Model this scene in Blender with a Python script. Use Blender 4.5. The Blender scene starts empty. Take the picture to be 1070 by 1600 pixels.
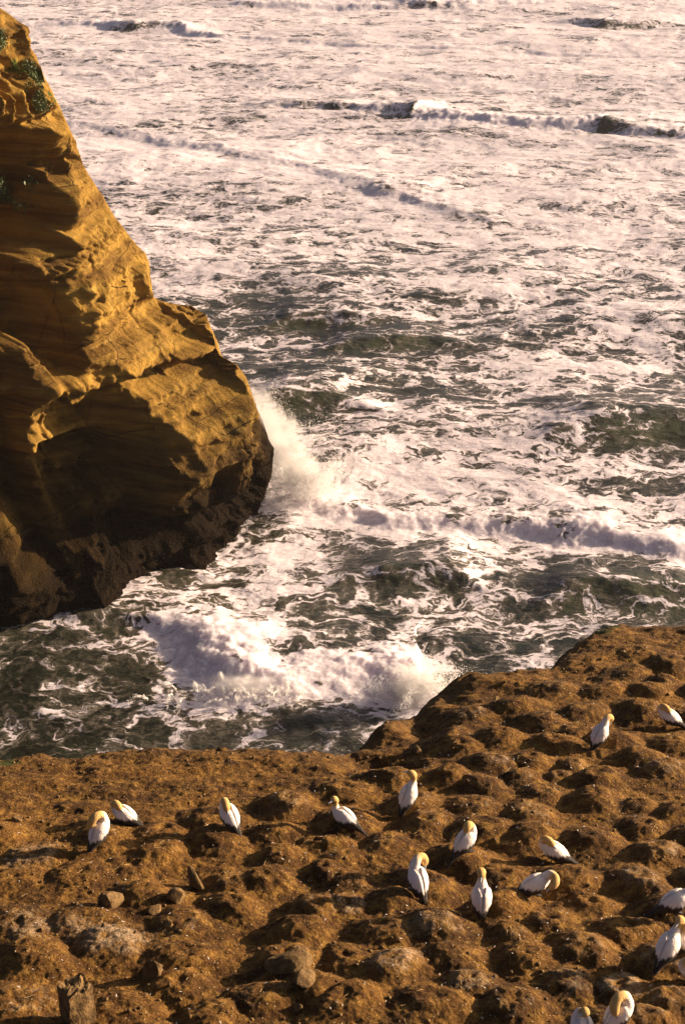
import bpy, bmesh, math, random
import numpy as np
from mathutils import Vector, Matrix

random.seed(7)
RNG = np.random.default_rng(11)
S = bpy.context.scene
COL = S.collection
R = math.radians

# ------------------------------------------------------------------ camera, sky, sun, exposure
CAM = np.array([0.0, 0.0, 60.0]); PITCH = R(27.0); FPX = 2400.0; PW, PH = 1070.0, 1600.0
cd = bpy.data.cameras.new('camera'); cam = bpy.data.objects.new('camera', cd); COL.objects.link(cam)
cam.location = CAM; cam.rotation_euler = (math.pi / 2 - PITCH, 0, 0)
cd.sensor_fit = 'VERTICAL'; cd.sensor_height = 36.0; cd.lens = 36.0 * FPX / PH
cd.clip_start = 0.5; cd.clip_end = 60000
S.camera = cam

SUN_AZ, SUN_EL = R(72.0), R(15.0)          # clockwise from +Y (view direction) towards +X
w = bpy.data.worlds.new('World'); S.world = w; w.use_nodes = True
wn = w.node_tree
sky = wn.nodes.new('ShaderNodeTexSky'); sky.sky_type = 'NISHITA'; sky.sun_disc = False
sky.sun_elevation = SUN_EL; sky.sun_rotation = SUN_AZ; sky.air_density = 0.3; sky.dust_density = 3.0; sky.ozone_density = 0.0
wn.links.new(sky.outputs[0], wn.nodes['Background'].inputs['Color'])
wn.nodes['Background'].inputs['Strength'].default_value = 0.05
sd = bpy.data.lights.new('sun', 'SUN'); sun = bpy.data.objects.new('sun', sd); COL.objects.link(sun)
sd.energy = 5.0; sd.angle = R(0.6); sd.color = (1.0, 0.745, 0.51)
sdir = Vector((math.sin(SUN_AZ) * math.cos(SUN_EL), math.cos(SUN_AZ) * math.cos(SUN_EL), math.sin(SUN_EL)))
sun.rotation_euler = sdir.to_track_quat('Z', 'Y').to_euler()
S.view_settings.view_transform = 'Standard'; S.view_settings.look = 'None'
S.view_settings.exposure = 1.45; S.view_settings.gamma = 1.0
S.cycles.max_bounces = 4; S.cycles.diffuse_bounces = 2; S.cycles.volume_bounces = 1
S.cycles.volume_step_rate = 4.0

FWD = np.array([0, math.cos(PITCH), -math.sin(PITCH)]); UPV = np.array([0, math.sin(PITCH), math.cos(PITCH)])
def ray(px, py):
    d = FWD * FPX + np.array([1.0, 0, 0]) * (px - PW / 2) + UPV * (PH / 2 - py)
    return d / np.linalg.norm(d)
def sea_at(px, py, z=0.0):
    d = ray(px, py); return CAM + d * ((z - CAM[2]) / d[2])
def project(p):
    q = p - CAM
    f = q @ FWD
    return PW / 2 + FPX * q[..., 0] / f, PH / 2 - FPX * (q @ UPV) / f, f

# ------------------------------------------------------------------ numpy noise
_PT = np.random.default_rng(99).permutation(4096).astype(np.int32); _FT = np.random.default_rng(98).random(4096).astype(np.float32)
_CT = np.cos(_FT * 2 * np.pi).astype(np.float32); _ST = np.sin(_FT * 2 * np.pi).astype(np.float32)
def _hi(v): return np.asarray(v).astype(np.int32)
def _h(ix, iy, iz=0, seed=0):
    a = _PT[(_hi(ix) + (seed * 131 + 7)) & 4095]
    a = _PT[(a + _hi(iy)) & 4095]
    if not np.isscalar(iz): a = _PT[(a + _hi(iz)) & 4095]
    return _FT[(a + seed) & 4095]
def perlin(x, y, seed=0):
    x0 = np.floor(x); y0 = np.floor(y); fx = (x - x0).astype(np.float32); fy = (y - y0).astype(np.float32)
    u = fx * fx * fx * (fx * (fx * 6 - 15) + 10); v = fy * fy * fy * (fy * (fy * 6 - 15) + 10)
    ix = x0.astype(np.int32) + (seed * 131 + 7); iy = y0.astype(np.int32)
    p0 = _PT[ix & 4095] + iy; p1 = _PT[(ix + 1) & 4095] + iy
    def g(p, ox, oy):
        k = (_PT[p & 4095] + seed) & 4095
        return _CT[k] * (fx - ox) + _ST[k] * (fy - oy)
    a = g(p0, 0, 0); b = g(p1, 1, 0); c = g(p0 + 1, 0, 1); d = g(p1 + 1, 1, 1)
    return (a + u * (b - a) + v * (c - a + u * (a - b - c + d))) * 1.4
def fbm(x, y, oct=4, seed=0, gain=0.5, lac=2.03):
    s = 0; a = 1.0; t = 0
    for i in range(oct):
        s = s + a * perlin(x, y, seed + i * 17); t += a; x = x * lac + 3.1; y = y * lac - 1.7; a *= gain
    return s / t
def worley(x, y, seed=0):
    x0 = np.floor(x); y0 = np.floor(y); d1 = np.full(x.shape, 9.0)
    for ox in (-1, 0, 1):
        for oy in (-1, 0, 1):
            cx = x0 + ox; cy = y0 + oy
            dx = cx + _h(cx, cy, 0, seed) - x; dy = cy + _h(cx, cy, 0, seed + 5) - y
            d1 = np.minimum(d1, dx * dx + dy * dy)
    return np.sqrt(d1)
def value3(x, y, z, seed=0):
    x0 = np.floor(x); y0 = np.floor(y); z0 = np.floor(z); fx = x - x0; fy = y - y0; fz = z - z0
    u = fx * fx * (3 - 2 * fx); v = fy * fy * (3 - 2 * fy); q = fz * fz * (3 - 2 * fz)
    r = 0
    for oz in (0, 1):
        for oy in (0, 1):
            for ox in (0, 1):
                r = r + _h(x0 + ox, y0 + oy, z0 + oz, seed) * (u if ox else 1 - u) * (v if oy else 1 - v) * (q if oz else 1 - q)
    return r * 2 - 1
def fbm3(x, y, z, oct=4, seed=0, gain=0.5):
    s = 0; a = 1.0; t = 0
    for i in range(oct):
        s = s + a * value3(x, y, z, seed + i * 13); t += a; x = x * 2.03 + 1.3; y = y * 2.03 + 4.1; z = z * 2.03 - 2.2; a *= gain
    return s / t
def sstep(a, b, x):
    t = np.clip((x - a) / (b - a), 0, 1); return t * t * (3 - 2 * t)
def catmull(pts, n):
    pts = np.asarray(pts, float); m = len(pts); out = []
    ts = np.linspace(0, m - 1, n)
    for t in ts:
        i = min(int(t), m - 2); f = t - i
        p0 = pts[max(i - 1, 0)]; p1 = pts[i]; p2 = pts[i + 1]; p3 = pts[min(i + 2, m - 1)]
        out.append(0.5 * (2 * p1 + (p2 - p0) * f + (2 * p0 - 5 * p1 + 4 * p2 - p3) * f * f + (3 * p1 - p0 - 3 * p2 + p3) * f ** 3))
    return np.array(out)

# ------------------------------------------------------------------ mesh helpers
def mesh_quads(name, V, Q, attrs=None, smooth=True):
    me = bpy.data.meshes.new(name)
    V = np.ascontiguousarray(V, dtype=np.float32).reshape(-1, 3); Q = np.ascontiguousarray(Q, dtype=np.int32)
    n = Q.shape[1]
    me.vertices.add(len(V)); me.vertices.foreach_set('co', V.ravel())
    me.loops.add(Q.size); me.loops.foreach_set('vertex_index', Q.ravel())
    me.polygons.add(len(Q)); me.polygons.foreach_set('loop_start', np.arange(0, Q.size, n, dtype=np.int32))
    if smooth: me.polygons.foreach_set('use_smooth', np.ones(len(Q), dtype=bool))
    me.update(calc_edges=True)
    for k, a in (attrs or {}).items():
        a = np.asarray(a, dtype=np.float32)
        if a.ndim == 2:
            at = me.attributes.new(k, 'FLOAT_COLOR', 'POINT'); at.data.foreach_set('color', np.ascontiguousarray(a).ravel())
        else:
            at = me.attributes.new(k, 'FLOAT', 'POINT'); at.data.foreach_set('value', a.ravel())
    return me
def grid_quads(nr, nc, wrap=False):
    i = np.arange(nr - 1)[:, None]; j = np.arange(nc if wrap else nc - 1)[None, :]
    j2 = (j + 1) % nc
    return np.stack([i * nc + j, i * nc + j2, (i + 1) * nc + j2, (i + 1) * nc + j], -1).reshape(-1, 4)
def link(name, me, mat=None, parent=None):
    o = bpy.data.objects.new(name, me); COL.objects.link(o)
    if mat and not me.materials: me.materials.append(mat)
    if parent: o.parent = parent
    return o
def tag(o, label=None, cat=None, group=None, kind=None):
    if label: o['label'] = label
    if cat: o['category'] = cat
    if group: o['group'] = group
    if kind: o['kind'] = kind
    return o

# ------------------------------------------------------------------ node helpers
class NT:
    def __init__(s, name):
        s.m = bpy.data.materials.new(name); s.m.use_nodes = True; s.t = s.m.node_tree
        s.b = s.t.nodes['Principled BSDF']; s.out = s.t.nodes['Material Output']
    def n(s, typ, **kw):
        nd = s.t.nodes.new(typ)
        for k, v in kw.items(): setattr(nd, k, v)
        return nd
    def l(s, a, b): s.t.links.new(a, b)
    def put(s, sock, v):
        if isinstance(v, (int, float)): sock.default_value = v
        elif isinstance(v, (tuple, list)): sock.default_value = v if len(v) != 3 or sock.type != 'RGBA' else (*v, 1)
        else: s.l(v, sock)
    def math(s, op, a, b=0.0, c=None, clamp=False):
        nd = s.n('ShaderNodeMath', operation=op); nd.use_clamp = clamp
        s.put(nd.inputs[0], a); s.put(nd.inputs[1], b)
        if c is not None: s.put(nd.inputs[2], c)
        return nd.outputs[0]
    def mix(s, f, a, b):
        nd = s.n('ShaderNodeMix', data_type='RGBA'); s.put(nd.inputs[0], f); s.put(nd.inputs[6], a); s.put(nd.inputs[7], b); return nd.outputs[2]
    def noise(s, vec, scale, detail=4, rough=0.55, dist=0.0):
        nd = s.n('ShaderNodeTexNoise'); s.put(nd.inputs['Vector'], vec)
        nd.inputs['Scale'].default_value = scale; nd.inputs['Detail'].default_value = detail; nd.inputs['Roughness'].default_value = rough; nd.inputs['Distortion'].default_value = dist
        return nd.outputs[0], nd.outputs[1]
    def vor(s, vec, scale, feature='DISTANCE_TO_EDGE', rnd=1.0):
        nd = s.n('ShaderNodeTexVoronoi', feature=feature); s.put(nd.inputs['Vector'], vec); nd.inputs['Scale'].default_value = scale; nd.inputs['Randomness'].default_value = rnd
        return nd.outputs['Distance'], nd.outputs['Color'] if feature != 'DISTANCE_TO_EDGE' else None
    def ramp(s, v, a, b, oa=0.0, ob=1.0):
        nd = s.n('ShaderNodeMapRange', interpolation_type='SMOOTHSTEP'); s.put(nd.inputs[0], v); s.put(nd.inputs[1], a); s.put(nd.inputs[2], b); s.put(nd.inputs[3], oa); s.put(nd.inputs[4], ob)
        return nd.outputs[0]
    def attr(s, name, col=False):
        nd = s.n('ShaderNodeAttribute'); nd.attribute_name = name; return nd.outputs['Color' if col else 'Fac']
    def pos(s): return s.n('ShaderNodeNewGeometry').outputs['Position']
    def map(s, vec, scale=(1, 1, 1), rot=(0, 0, 0)):
        nd = s.n('ShaderNodeMapping'); s.put(nd.inputs[0], vec); nd.inputs['Scale'].default_value = scale; nd.inputs['Rotation'].default_value = rot; return nd.outputs[0]
    def vmath(s, op, a, b):
        nd = s.n('ShaderNodeVectorMath', operation=op); s.put(nd.inputs[0], a); s.put(nd.inputs[1], b); return nd.outputs[0]
    def vscale(s, a, f):
        nd = s.n('ShaderNodeVectorMath', operation='SCALE'); s.put(nd.inputs[0], a); nd.inputs['Scale'].default_value = f; return nd.outputs[0]
    def bump(s, h, strength, dist, prev=None):
        nd = s.n('ShaderNodeBump'); s.put(nd.inputs['Height'], h); s.put(nd.inputs['Strength'], strength); nd.inputs['Distance'].default_value = dist
        if prev is not None: s.l(prev, nd.inputs['Normal'])
        return nd.outputs[0]

# ------------------------------------------------------------------ materials
def mat_sea():
    t = NT('sea_water_and_foam'); p = t.pos()
    p2 = t.map(p, (1.0, 1.0, 0.0))
    _, wc = t.noise(p2, 0.22, 3, 0.5)
    _, wc2 = t.noise(p2, 0.9, 3, 0.55)
    wv = t.vmath('ADD', t.vscale(t.vmath('SUBTRACT', wc, (0.5, 0.5, 0.5)), 5.0), t.vscale(t.vmath('SUBTRACT', wc2, (0.5, 0.5, 0.5)), 1.6))
    q = t.vmath('ADD', p2, wv)
    qa = t.map(q, (0.55, 0.85, 0.0), (0, 0, R(12)))
    v1, _ = t.vor(qa, 0.40); v2, _ = t.vor(qa, 1.2); v3, _ = t.vor(qa, 3.4)
    l3 = t.math('SUBTRACT', 1.0, t.math('MULTIPLY', v3, 2.6, clamp=True))
    l1 = t.math('SUBTRACT', 1.0, t.math('MULTIPLY', v1, 3.0, clamp=True))
    l2 = t.math('SUBTRACT', 1.0, t.math('MULTIPLY', v2, 2.8, clamp=True))
    f0, _ = t.noise(t.map(q, (0.45, 1.0, 0), (0, 0, R(-10))), 0.55, 4, 0.6, 0.8)
    fil = t.math('SUBTRACT', 1.0, t.math('MULTIPLY', t.math('ABSOLUTE', t.math('SUBTRACT', f0, 0.5)), 6.0, clamp=True))
    n1, _ = t.noise(t.map(q, (0.36, 1.0, 0)), 0.20, 4, 0.6)
    n2, _ = t.noise(t.map(q, (0.36, 1.0, 0)), 2.0, 5, 0.68)
    P = t.math('ADD', t.math('MULTIPLY', l1, 0.26), t.math('MULTIPLY', l2, 0.22))
    P = t.math('ADD', P, t.math('ADD', t.math('MULTIPLY', fil, 0.16), t.math('MULTIPLY', l3, 0.11)))
    P = t.math('ADD', P, t.math('MULTIPLY', t.math('SUBTRACT', n1, 0.5), 0.95))
    P = t.math('ADD', P, t.math('MULTIPLY', t.math('SUBTRACT', n2, 0.5), 0.50))
    P = t.math('ADD', P, 0.165)
    D = t.attr('foam')
    th = t.math('MULTIPLY_ADD', t.math('SUBTRACT', 0.5, D), 0.60, 0.57)
    soft = t.attr('soft')
    m = t.ramp(P, t.math('SUBTRACT', th, t.math('MULTIPLY_ADD', soft, 0.12, 0.06)), t.math('ADD', th, t.math('MULTIPLY_ADD', soft, 0.10, 0.13)))
    veil_f = t.ramp(P, t.math('SUBTRACT', th, 0.30), t.math('ADD', th, 0.02), 0.0, 0.85)     # water clouded with bubbles and sand
    nb, _ = t.noise(p2, 0.05, 3, 0.5)
    water = t.mix(t.ramp(nb, 0.35, 0.65), (0.017, 0.020, 0.014), (0.036, 0.037, 0.026))
    water = t.mix(t.attr('face'), water, (0.050, 0.056, 0.030))  # olive of light shining through thin wave faces, painted into the base colour
    fo_n, _ = t.noise(t.map(q, (0.5, 1, 0)), 4.0, 4, 0.65)
    foam = t.mix(t.ramp(fo_n, 0.3, 0.7), (0.62, 0.56, 0.595), (0.82, 0.75, 0.785))
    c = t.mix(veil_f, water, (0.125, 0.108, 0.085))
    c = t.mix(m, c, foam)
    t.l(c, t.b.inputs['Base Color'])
    t.l(t.math('MULTIPLY_ADD', m, 0.45, 0.20), t.b.inputs['Roughness'])
    t.b.inputs['IOR'].default_value = 1.333
    t.l(t.math('SUBTRACT', 0.5, t.math('MULTIPLY', m, 0.35)), t.b.inputs['Specular IOR Level'])
    t.l(t.math('MULTIPLY', t.attr('crest'), 0.8, clamp=True), t.b.inputs['Subsurface Weight']); t.b.inputs['Subsurface Radius'].default_value = (1, .95, .9); t.b.inputs['Subsurface Scale'].default_value = 1.5
    r1, _ = t.noise(t.map(p, (0.7, 1.5, 0.8)), 1.1, 5, 0.6)
    b1 = t.bump(r1, t.math('SUBTRACT', 0.55, t.math('MULTIPLY', m, 0.30)), 0.30)
    b2 = t.bump(fo_n, t.math('MULTIPLY', m, 0.35), 0.08, b1)
    t.l(b2, t.b.inputs['Normal'])
    for nd in t.t.nodes:
        if nd.bl_idname == 'ShaderNodeTexVoronoi': nd.voronoi_dimensions = '2D'
        elif nd.bl_idname == 'ShaderNodeTexNoise' and nd.inputs['Scale'].default_value != 1.1: nd.noise_dimensions = '2D'
    return t.m

def mat_cliff():
    t = NT('ochre_sandstone'); p = t.pos()
    sx = t.n('ShaderNodeSeparateXYZ'); t.l(p, sx.inputs[0]); z = sx.outputs[2]
    _, wc = t.noise(p, 0.25, 4, 0.55)
    pw = t.vmath('ADD', p, t.vscale(t.vmath('SUBTRACT', wc, (0.5, 0.5, 0.5)), 0.5))
    st = t.map(pw, (0.05, 0.05, 1.0), (0, R(7), 0))
    b1, _ = t.noise(st, 0.9, 5, 0.65); b2, _ = t.noise(st, 3.5, 4, 0.6)
    n1, _ = t.noise(p, 0.6, 6, 0.6); n2, _ = t.noise(p, 4.0, 6, 0.65)
    c = t.mix(t.ramp(b1, 0.32, 0.68), (0.105, 0.053, 0.010), (0.315, 0.185, 0.033))
    c = t.mix(t.ramp(n1, 0.45, 0.75, 0, 0.55), c, (0.11, 0.060, 0.014))
    c = t.mix(t.ramp(b2, 0.52, 0.75, 0, 0.5), c, (0.37, 0.25, 0.065))
    c = t.mix(t.ramp(n2, 0.55, 0.8, 0, 0.5), c, (0.095, 0.050, 0.013))
    v, _ = t.vor(t.map(pw, (0.5, 0.5, 0.25), (R(12), R(25), 0)), 0.42)
    nk, _ = t.noise(p, 0.14, 2, 0.5)
    crack = t.math('MULTIPLY', t.math('SUBTRACT', 1.0, t.ramp(v, 0.0, 0.007)), t.ramp(nk, 0.48, 0.56))
    c = t.mix(t.math('MULTIPLY', crack, 0.65), c, (0.05, 0.03, 0.012))
    wet = t.attr('wet')
    spk, spc = t.vor(p, 8.0, 'F1'); sp2, _ = t.noise(p, 3.0, 3, 0.6)
    mus = t.mix(t.math('MULTIPLY', t.ramp(spk, 0.10, 0.26, 1, 0), t.ramp(sp2, 0.50, 0.62)), (0.009, 0.0055, 0.003), (0.15, 0.088, 0.016))
    c = t.mix(wet, c, mus)
    green = t.attr('green')
    gn, _ = t.noise(p, 2.2, 5, 0.7)
    gm = t.ramp(t.math('ADD', gn, t.math('SUBTRACT', green, 1.0)), 0.25, 0.45)
    c = t.mix(gm, c, (0.055, 0.075, 0.014))
    t.l(c, t.b.inputs['Base Color'])
    t.l(t.math('SUBTRACT', 0.92, t.math('MULTIPLY', wet, 0.25)), t.b.inputs['Roughness'])
    t.l(t.math('MULTIPLY_ADD', wet, -0.10, 0.12), t.b.inputs['Specular IOR Level'])
    bb = t.bump(t.math('ADD', t.math('MULTIPLY', b1, 0.6), t.math('MULTIPLY', b2, 0.5)), 0.55, 0.5)
    n4, _ = t.noise(p, 11.0, 5, 0.7)
    bb = t.bump(n2, 0.7, 0.30, bb); bb = t.bump(n4, 0.6, 0.10, bb)
    bb = t.bump(t.math('MULTIPLY', crack, -1.0), 0.9, 0.3, bb)
    bb = t.bump(t.math('MULTIPLY', spk, wet), 0.8, 0.12, bb)
    t.l(bb, t.b.inputs['Normal'])
    return t.m

def mat_earth():
    t = NT('nesting_ground_earth'); p = t.pos()
    n1, _ = t.noise(p, 0.7, 6, 0.6); n2, _ = t.noise(p, 3.5, 6, 0.68); n3, _ = t.noise(p, 22.0, 5, 0.7)
    c = t.mix(t.ramp(n1, 0.35, 0.65), (0.055, 0.024, 0.0058), (0.150, 0.071, 0.0145))
    c = t.mix(t.ramp(n2, 0.45, 0.70, 0, 0.8), c, (0.31, 0.168, 0.036))
    c = t.mix(t.ramp(n2, 0.50, 0.28, 0, 0.8), c, (0.042, 0.020, 0.006))
    c = t.mix(t.ramp(n3, 0.52, 0.68, 0, 0.8), c, (0.032, 0.016, 0.005))
    c = t.mix(t.ramp(n3, 0.44, 0.30, 0, 0.6), c, (0.36, 0.225, 0.07))
    v, vc = t.vor(p, 16.0, 'F1')
    sep = t.n('ShaderNodeSeparateColor'); t.l(vc, sep.inputs[0])
    peb = t.math('MULTIPLY', t.ramp(v, 0.16, 0.30, 1, 0), t.ramp(sep.outputs[0], 0.82, 0.86))
    c = t.mix(peb, c, (0.36, 0.26, 0.14))
    g = t.attr('guano')
    gn, _ = t.noise(t.map(p, (1, 1, 1.6)), 4.5, 7, 0.72, 0.6)
    gm = t.ramp(t.math('ADD', gn, g), 0.69, 1.02)
    c = t.mix(t.math('MULTIPLY', gm, t.ramp(n3, 0.35, 0.6, 0.15, 0.75)), c, (0.48, 0.36, 0.23))
    rk = t.attr('rock')
    c = t.mix(t.math('MULTIPLY', rk, t.ramp(n2, 0.3, 0.6)), c, (0.13, 0.075, 0.03))
    gr = t.attr('green'); gm2 = t.ramp(t.math('ADD', n2, t.math('SUBTRACT', gr, 1.0)), 0.2, 0.4)
    c = t.mix(gm2, c, (0.050, 0.056, 0.012))
    t.l(c, t.b.inputs['Base Color']); t.b.inputs['Roughness'].default_value = 0.95; t.b.inputs['Specular IOR Level'].default_value = 0.15
    b = t.bump(n2, 0.8, 0.14); b = t.bump(n3, 1.0, 0.05, b); b = t.bump(t.math('SUBTRACT', 1.0, v), 0.6, 0.04, b)
    t.l(b, t.b.inputs['Normal'])
    return t.m

def mat_stone():
    t = NT('weathered_stone'); p = t.n('ShaderNodeTexCoord').outputs['Object']
    n1, _ = t.noise(p, 5.0, 6, 0.65); n2, _ = t.noise(p, 26.0, 5, 0.7)
    c = t.mix(t.ramp(n1, 0.35, 0.65), (0.085, 0.05, 0.02), (0.21, 0.13, 0.05))
    c = t.mix(t.ramp(n2, 0.5, 0.75, 0, 0.6), c, (0.07, 0.042, 0.02))
    t.l(c, t.b.inputs['Base Color']); t.b.inputs['Roughness'].default_value = 0.9; t.b.inputs['Specular IOR Level'].default_value = 0.2
    b = t.bump(n1, 0.7, 0.08); b = t.bump(n2, 0.8, 0.02, b); t.l(b, t.b.inputs['Normal'])
    return t.m

def mat_feather():
    t = NT('gannet_plumage'); p = t.n('ShaderNodeTexCoord').outputs['Object']
    n1, _ = t.noise(t.map(p, (1, 2.2, 1.4)), 26.0, 4, 0.6); n2, _ = t.noise(p, 90.0, 3, 0.6)
    col = t.attr('col', True)
    c = t.mix(t.ramp(n1, 0.38, 0.68, 0.0, 0.13), col, (0.45, 0.36, 0.27))
    t.l(c, t.b.inputs['Base Color']); t.b.inputs['Roughness'].default_value = 0.75; t.b.inputs['Specular IOR Level'].default_value = 0.2
    b = t.bump(n1, 0.6, 0.04); b = t.bump(n2, 0.25, 0.008, b); t.l(b, t.b.inputs['Normal'])
    return t.m

def mat_plain(name, col, rough=0.6, var=0.3, scale=20):
    t = NT(name); p = t.n('ShaderNodeTexCoord').outputs['Object']
    n1, _ = t.noise(p, scale, 4, 0.6)
    c = t.mix(t.ramp(n1, 0.35, 0.65, 0, 1), tuple(x * (1 - var) for x in col), tuple(min(1, x * (1 + var)) for x in col))
    t.l(c, t.b.inputs['Base Color']); t.b.inputs['Roughness'].default_value = rough
    return t.m

def mat_leaf(name='coastal_leaf', a=(0.035, 0.055, 0.010), b=(0.085, 0.115, 0.020)):
    t = NT(name); g = t.n('ShaderNodeNewGeometry')
    c = t.mix(g.outputs['Random Per Island'], a, b)
    t.l(c, t.b.inputs['Base Color']); t.b.inputs['Roughness'].default_value = 0.6
    return t.m

M_SEA = mat_sea(); M_CLIFF = mat_cliff(); M_EARTH = mat_earth(); M_STONE = mat_stone(); M_FEATHER = mat_feather(); M_LEAF = mat_leaf()
M_BILL = mat_plain('bill_horn', (0.33, 0.34, 0.36), 0.4, 0.15); M_DARK = mat_plain('dark_skin', (0.025, 0.022, 0.02), 0.5)
M_STRAW = mat_plain('dry_straw', (0.42, 0.29, 0.12), 0.8); M_STEM = mat_plain('woody_stem', (0.10, 0.065, 0.03), 0.9)

# ------------------------------------------------------------------ the sea
def poly_dist(X, Y, pts):
    """distance to polyline, signed across (+ = far side), parameter along in vertex units"""
    best = np.full(X.shape, 1e9); sg = np.zeros(X.shape); par = np.zeros(X.shape)
    for i in range(len(pts) - 1):
        a = pts[i]; b = pts[i + 1]; dx, dy = b - a; L2 = dx * dx + dy * dy
        t = np.clip(((X - a[0]) * dx + (Y - a[1]) * dy) / L2, 0, 1)
        ex = X - (a[0] + t * dx); ey = Y - (a[1] + t * dy); d = np.hypot(ex, ey)
        m = d < best
        best = np.where(m, d, best); par = np.where(m, i + t, par)
        side = (dx * (Y - a[1]) - dy * (X - a[0])) / math.sqrt(L2)
        sg = np.where(m, np.sign(side), sg)
    return best * np.where(sg == 0, 1, sg), par

# crest lines: image anchor of the crest foot, height, whiteness (0 = bare green face, 1 = tumbling foam)
WAVES = [
    dict(p=[(-60, 44), (60, 40), (150, 42), (175, 46), (215, 48), (262, 47), (285, 52), (340, 58), (420, 62), (600, 72), (800, 80), (1150, 92)],
         h=[.6, .9, 1.4, 1.7, 1.7, 1.5, 1.4, 1.2, .8, .6, .6, .5], w=[1, 1, 1, .45, .35, .6, 1, 1, 1, 1, .9, .8], L=7),
    dict(p=[(300, 6), (400, 10), (520, 13), (610, 14), (650, 13), (690, 14), (760, 11), (830, 9), (900, 6)],
         h=[.7, 1.2, 1.4, 1.6, 1.8, 1.6, 1.4, 1.1, .6], w=[1, 1, 1, .8, .25, .4, .9, 1, 1], L=8),
    dict(p=[(850, 34), (900, 38), (940, 43), (1000, 42), (1050, 38), (1110, 38)], h=[.4, 1.2, 1.9, 1.8, 1.2, .9], w=[.7, .45, .15, .18, .5, 1], L=9, g=1.5),
    dict(p=[(380, 176), (460, 172), (530, 176), (560, 178), (610, 182), (636, 186), (660, 188), (740, 196), (830, 204), (912, 206), (930, 208), (1000, 216), (1060, 218), (1140, 224)],
         h=[.5, .9, 1.2, 1.4, 1.8, 2.3, 2.2, 1.9, 1.8, 1.9, 2.0, 1.8, 1.5, 1.3], w=[.7, .35, .3, .8, .5, .10, 1, 1, 1, 1, .25, .3, .5, .9], L=7),
    dict(p=[(40, 184), (130, 198), (220, 216), (320, 236), (400, 252), (480, 272), (560, 300), (640, 322), (720, 342), (800, 352)],
         h=[.6, .7, .85, .95, 1.0, 1.0, .95, .8, .5, .25], w=[1, 1, 1, 1, 1, 1, 1, .9, .8, .6], L=6, g=3.0),
    dict(p=[(415, 770), (480, 796), (560, 812), (640, 822), (720, 826), (800, 832), (870, 846), (940, 862), (1010, 872), (1080, 880), (1160, 885)],
         h=[1.1, 1.1, 1.0, .9, 1.0, 1.1, 1.3, 1.3, 1.1, 1.2, 1.2], w=[1, 1, 1, 1, .95, .7, .7, 1, 1, .9, .6], L=5),
    dict(p=[(90, 985), (170, 986), (230, 1002), (280, 1030), (310, 1066), (350, 1092), (410, 1098), (470, 1090), (530, 1082), (590, 1094), (640, 1110), (700, 1100)],
         h=[.3, .5, .9, 1.5, 2.0, 2.1, 2.0, 1.5, 1.3, 1.6, 2.2, 1.8], w=[.7, .85, 1, 1, 1, 1, 1, 1, 1, 1, 1, 1], L=3.5),
    dict(p=[(800, 703), (900, 702), (960, 700), (1030, 697), (1100, 694), (1200, 690)], h=[.2, 1.0, 1.3, 1.4, 1.3, 1], w=[.3, .15, .05, .05, .15, .3], L=8, g=2.6),
    dict(p=[(480, 549), (560, 548), (620, 546), (680, 545), (760, 542)], h=[.2, .8, 1.0, .8, .2], w=[.2, .1, .1, .1, .2], L=7, g=2.6),
    dict(p=[(380, 642), (440, 643), (500, 645), (560, 648), (620, 650)], h=[.4, 1.1, 1.2, .7, .2], w=[.2, .1, .15, .3, .3], L=6, g=2.2),
    dict(p=[(380, 509), (460, 508), (540, 506), (640, 504)], h=[.2, .8, .8, .2], w=[.2, .12, .12, .2], L=7, g=2.6),
    dict(p=[(500, 915), (600, 918), (690, 924), (780, 930)], h=[.2, .9, 1.0, .2], w=[.2, .2, .3, .3], L=5, g=2.0),
    dict(p=[(820, 952), (900, 952), (980, 952), (1060, 952), (1160, 952)], h=[.2, .9, 1.1, 1.1, .9], w=[.2, .15, .1, .1, .2], L=6, g=2.4),
]
FBLOBS = [(480, 515, 190, 60, .20), (640, 530, 100, 35, .16), (290, 445, 60, 35, .5), (890, 610, 190, 60, .62), (1000, 675, 85, 35, .2),
          (480, 612, 60, 28, .25), (640, 750, 200, 50, .76), (820, 700, 130, 40, .66), (870, 450, 240, 80, .66), (950, 330, 250, 80, .78),
          (540, 1015, 75, 45, .10), (480, 1125, 90, 30, .08), (320, 940, 70, 28, .36), (740, 900, 120, 40, .42), (900, 925, 150, 45, .36),
          (1045, 930, 60, 50, .25), (545, 920, 90, 40, .36), (440, 865, 60, 45, .74), (100, 1070, 150, 70, .30), (330, 1125, 40, 30, .2),
          (820, 1010, 90, 45, .60), (660, 1030, 60, 50, .82), (390, 1010, 80, 25, .72), (720, 960, 90, 45, .5), (1000, 800, 90, 30, .5), (850, 780, 90, 30, .78),
          (600, 640, 80, 30, .55), (700, 600, 120, 30, .42), (560, 700, 70, 30, .55), (300, 560, 90, 60, .4), (400, 420, 120, 30, .6)]

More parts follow.
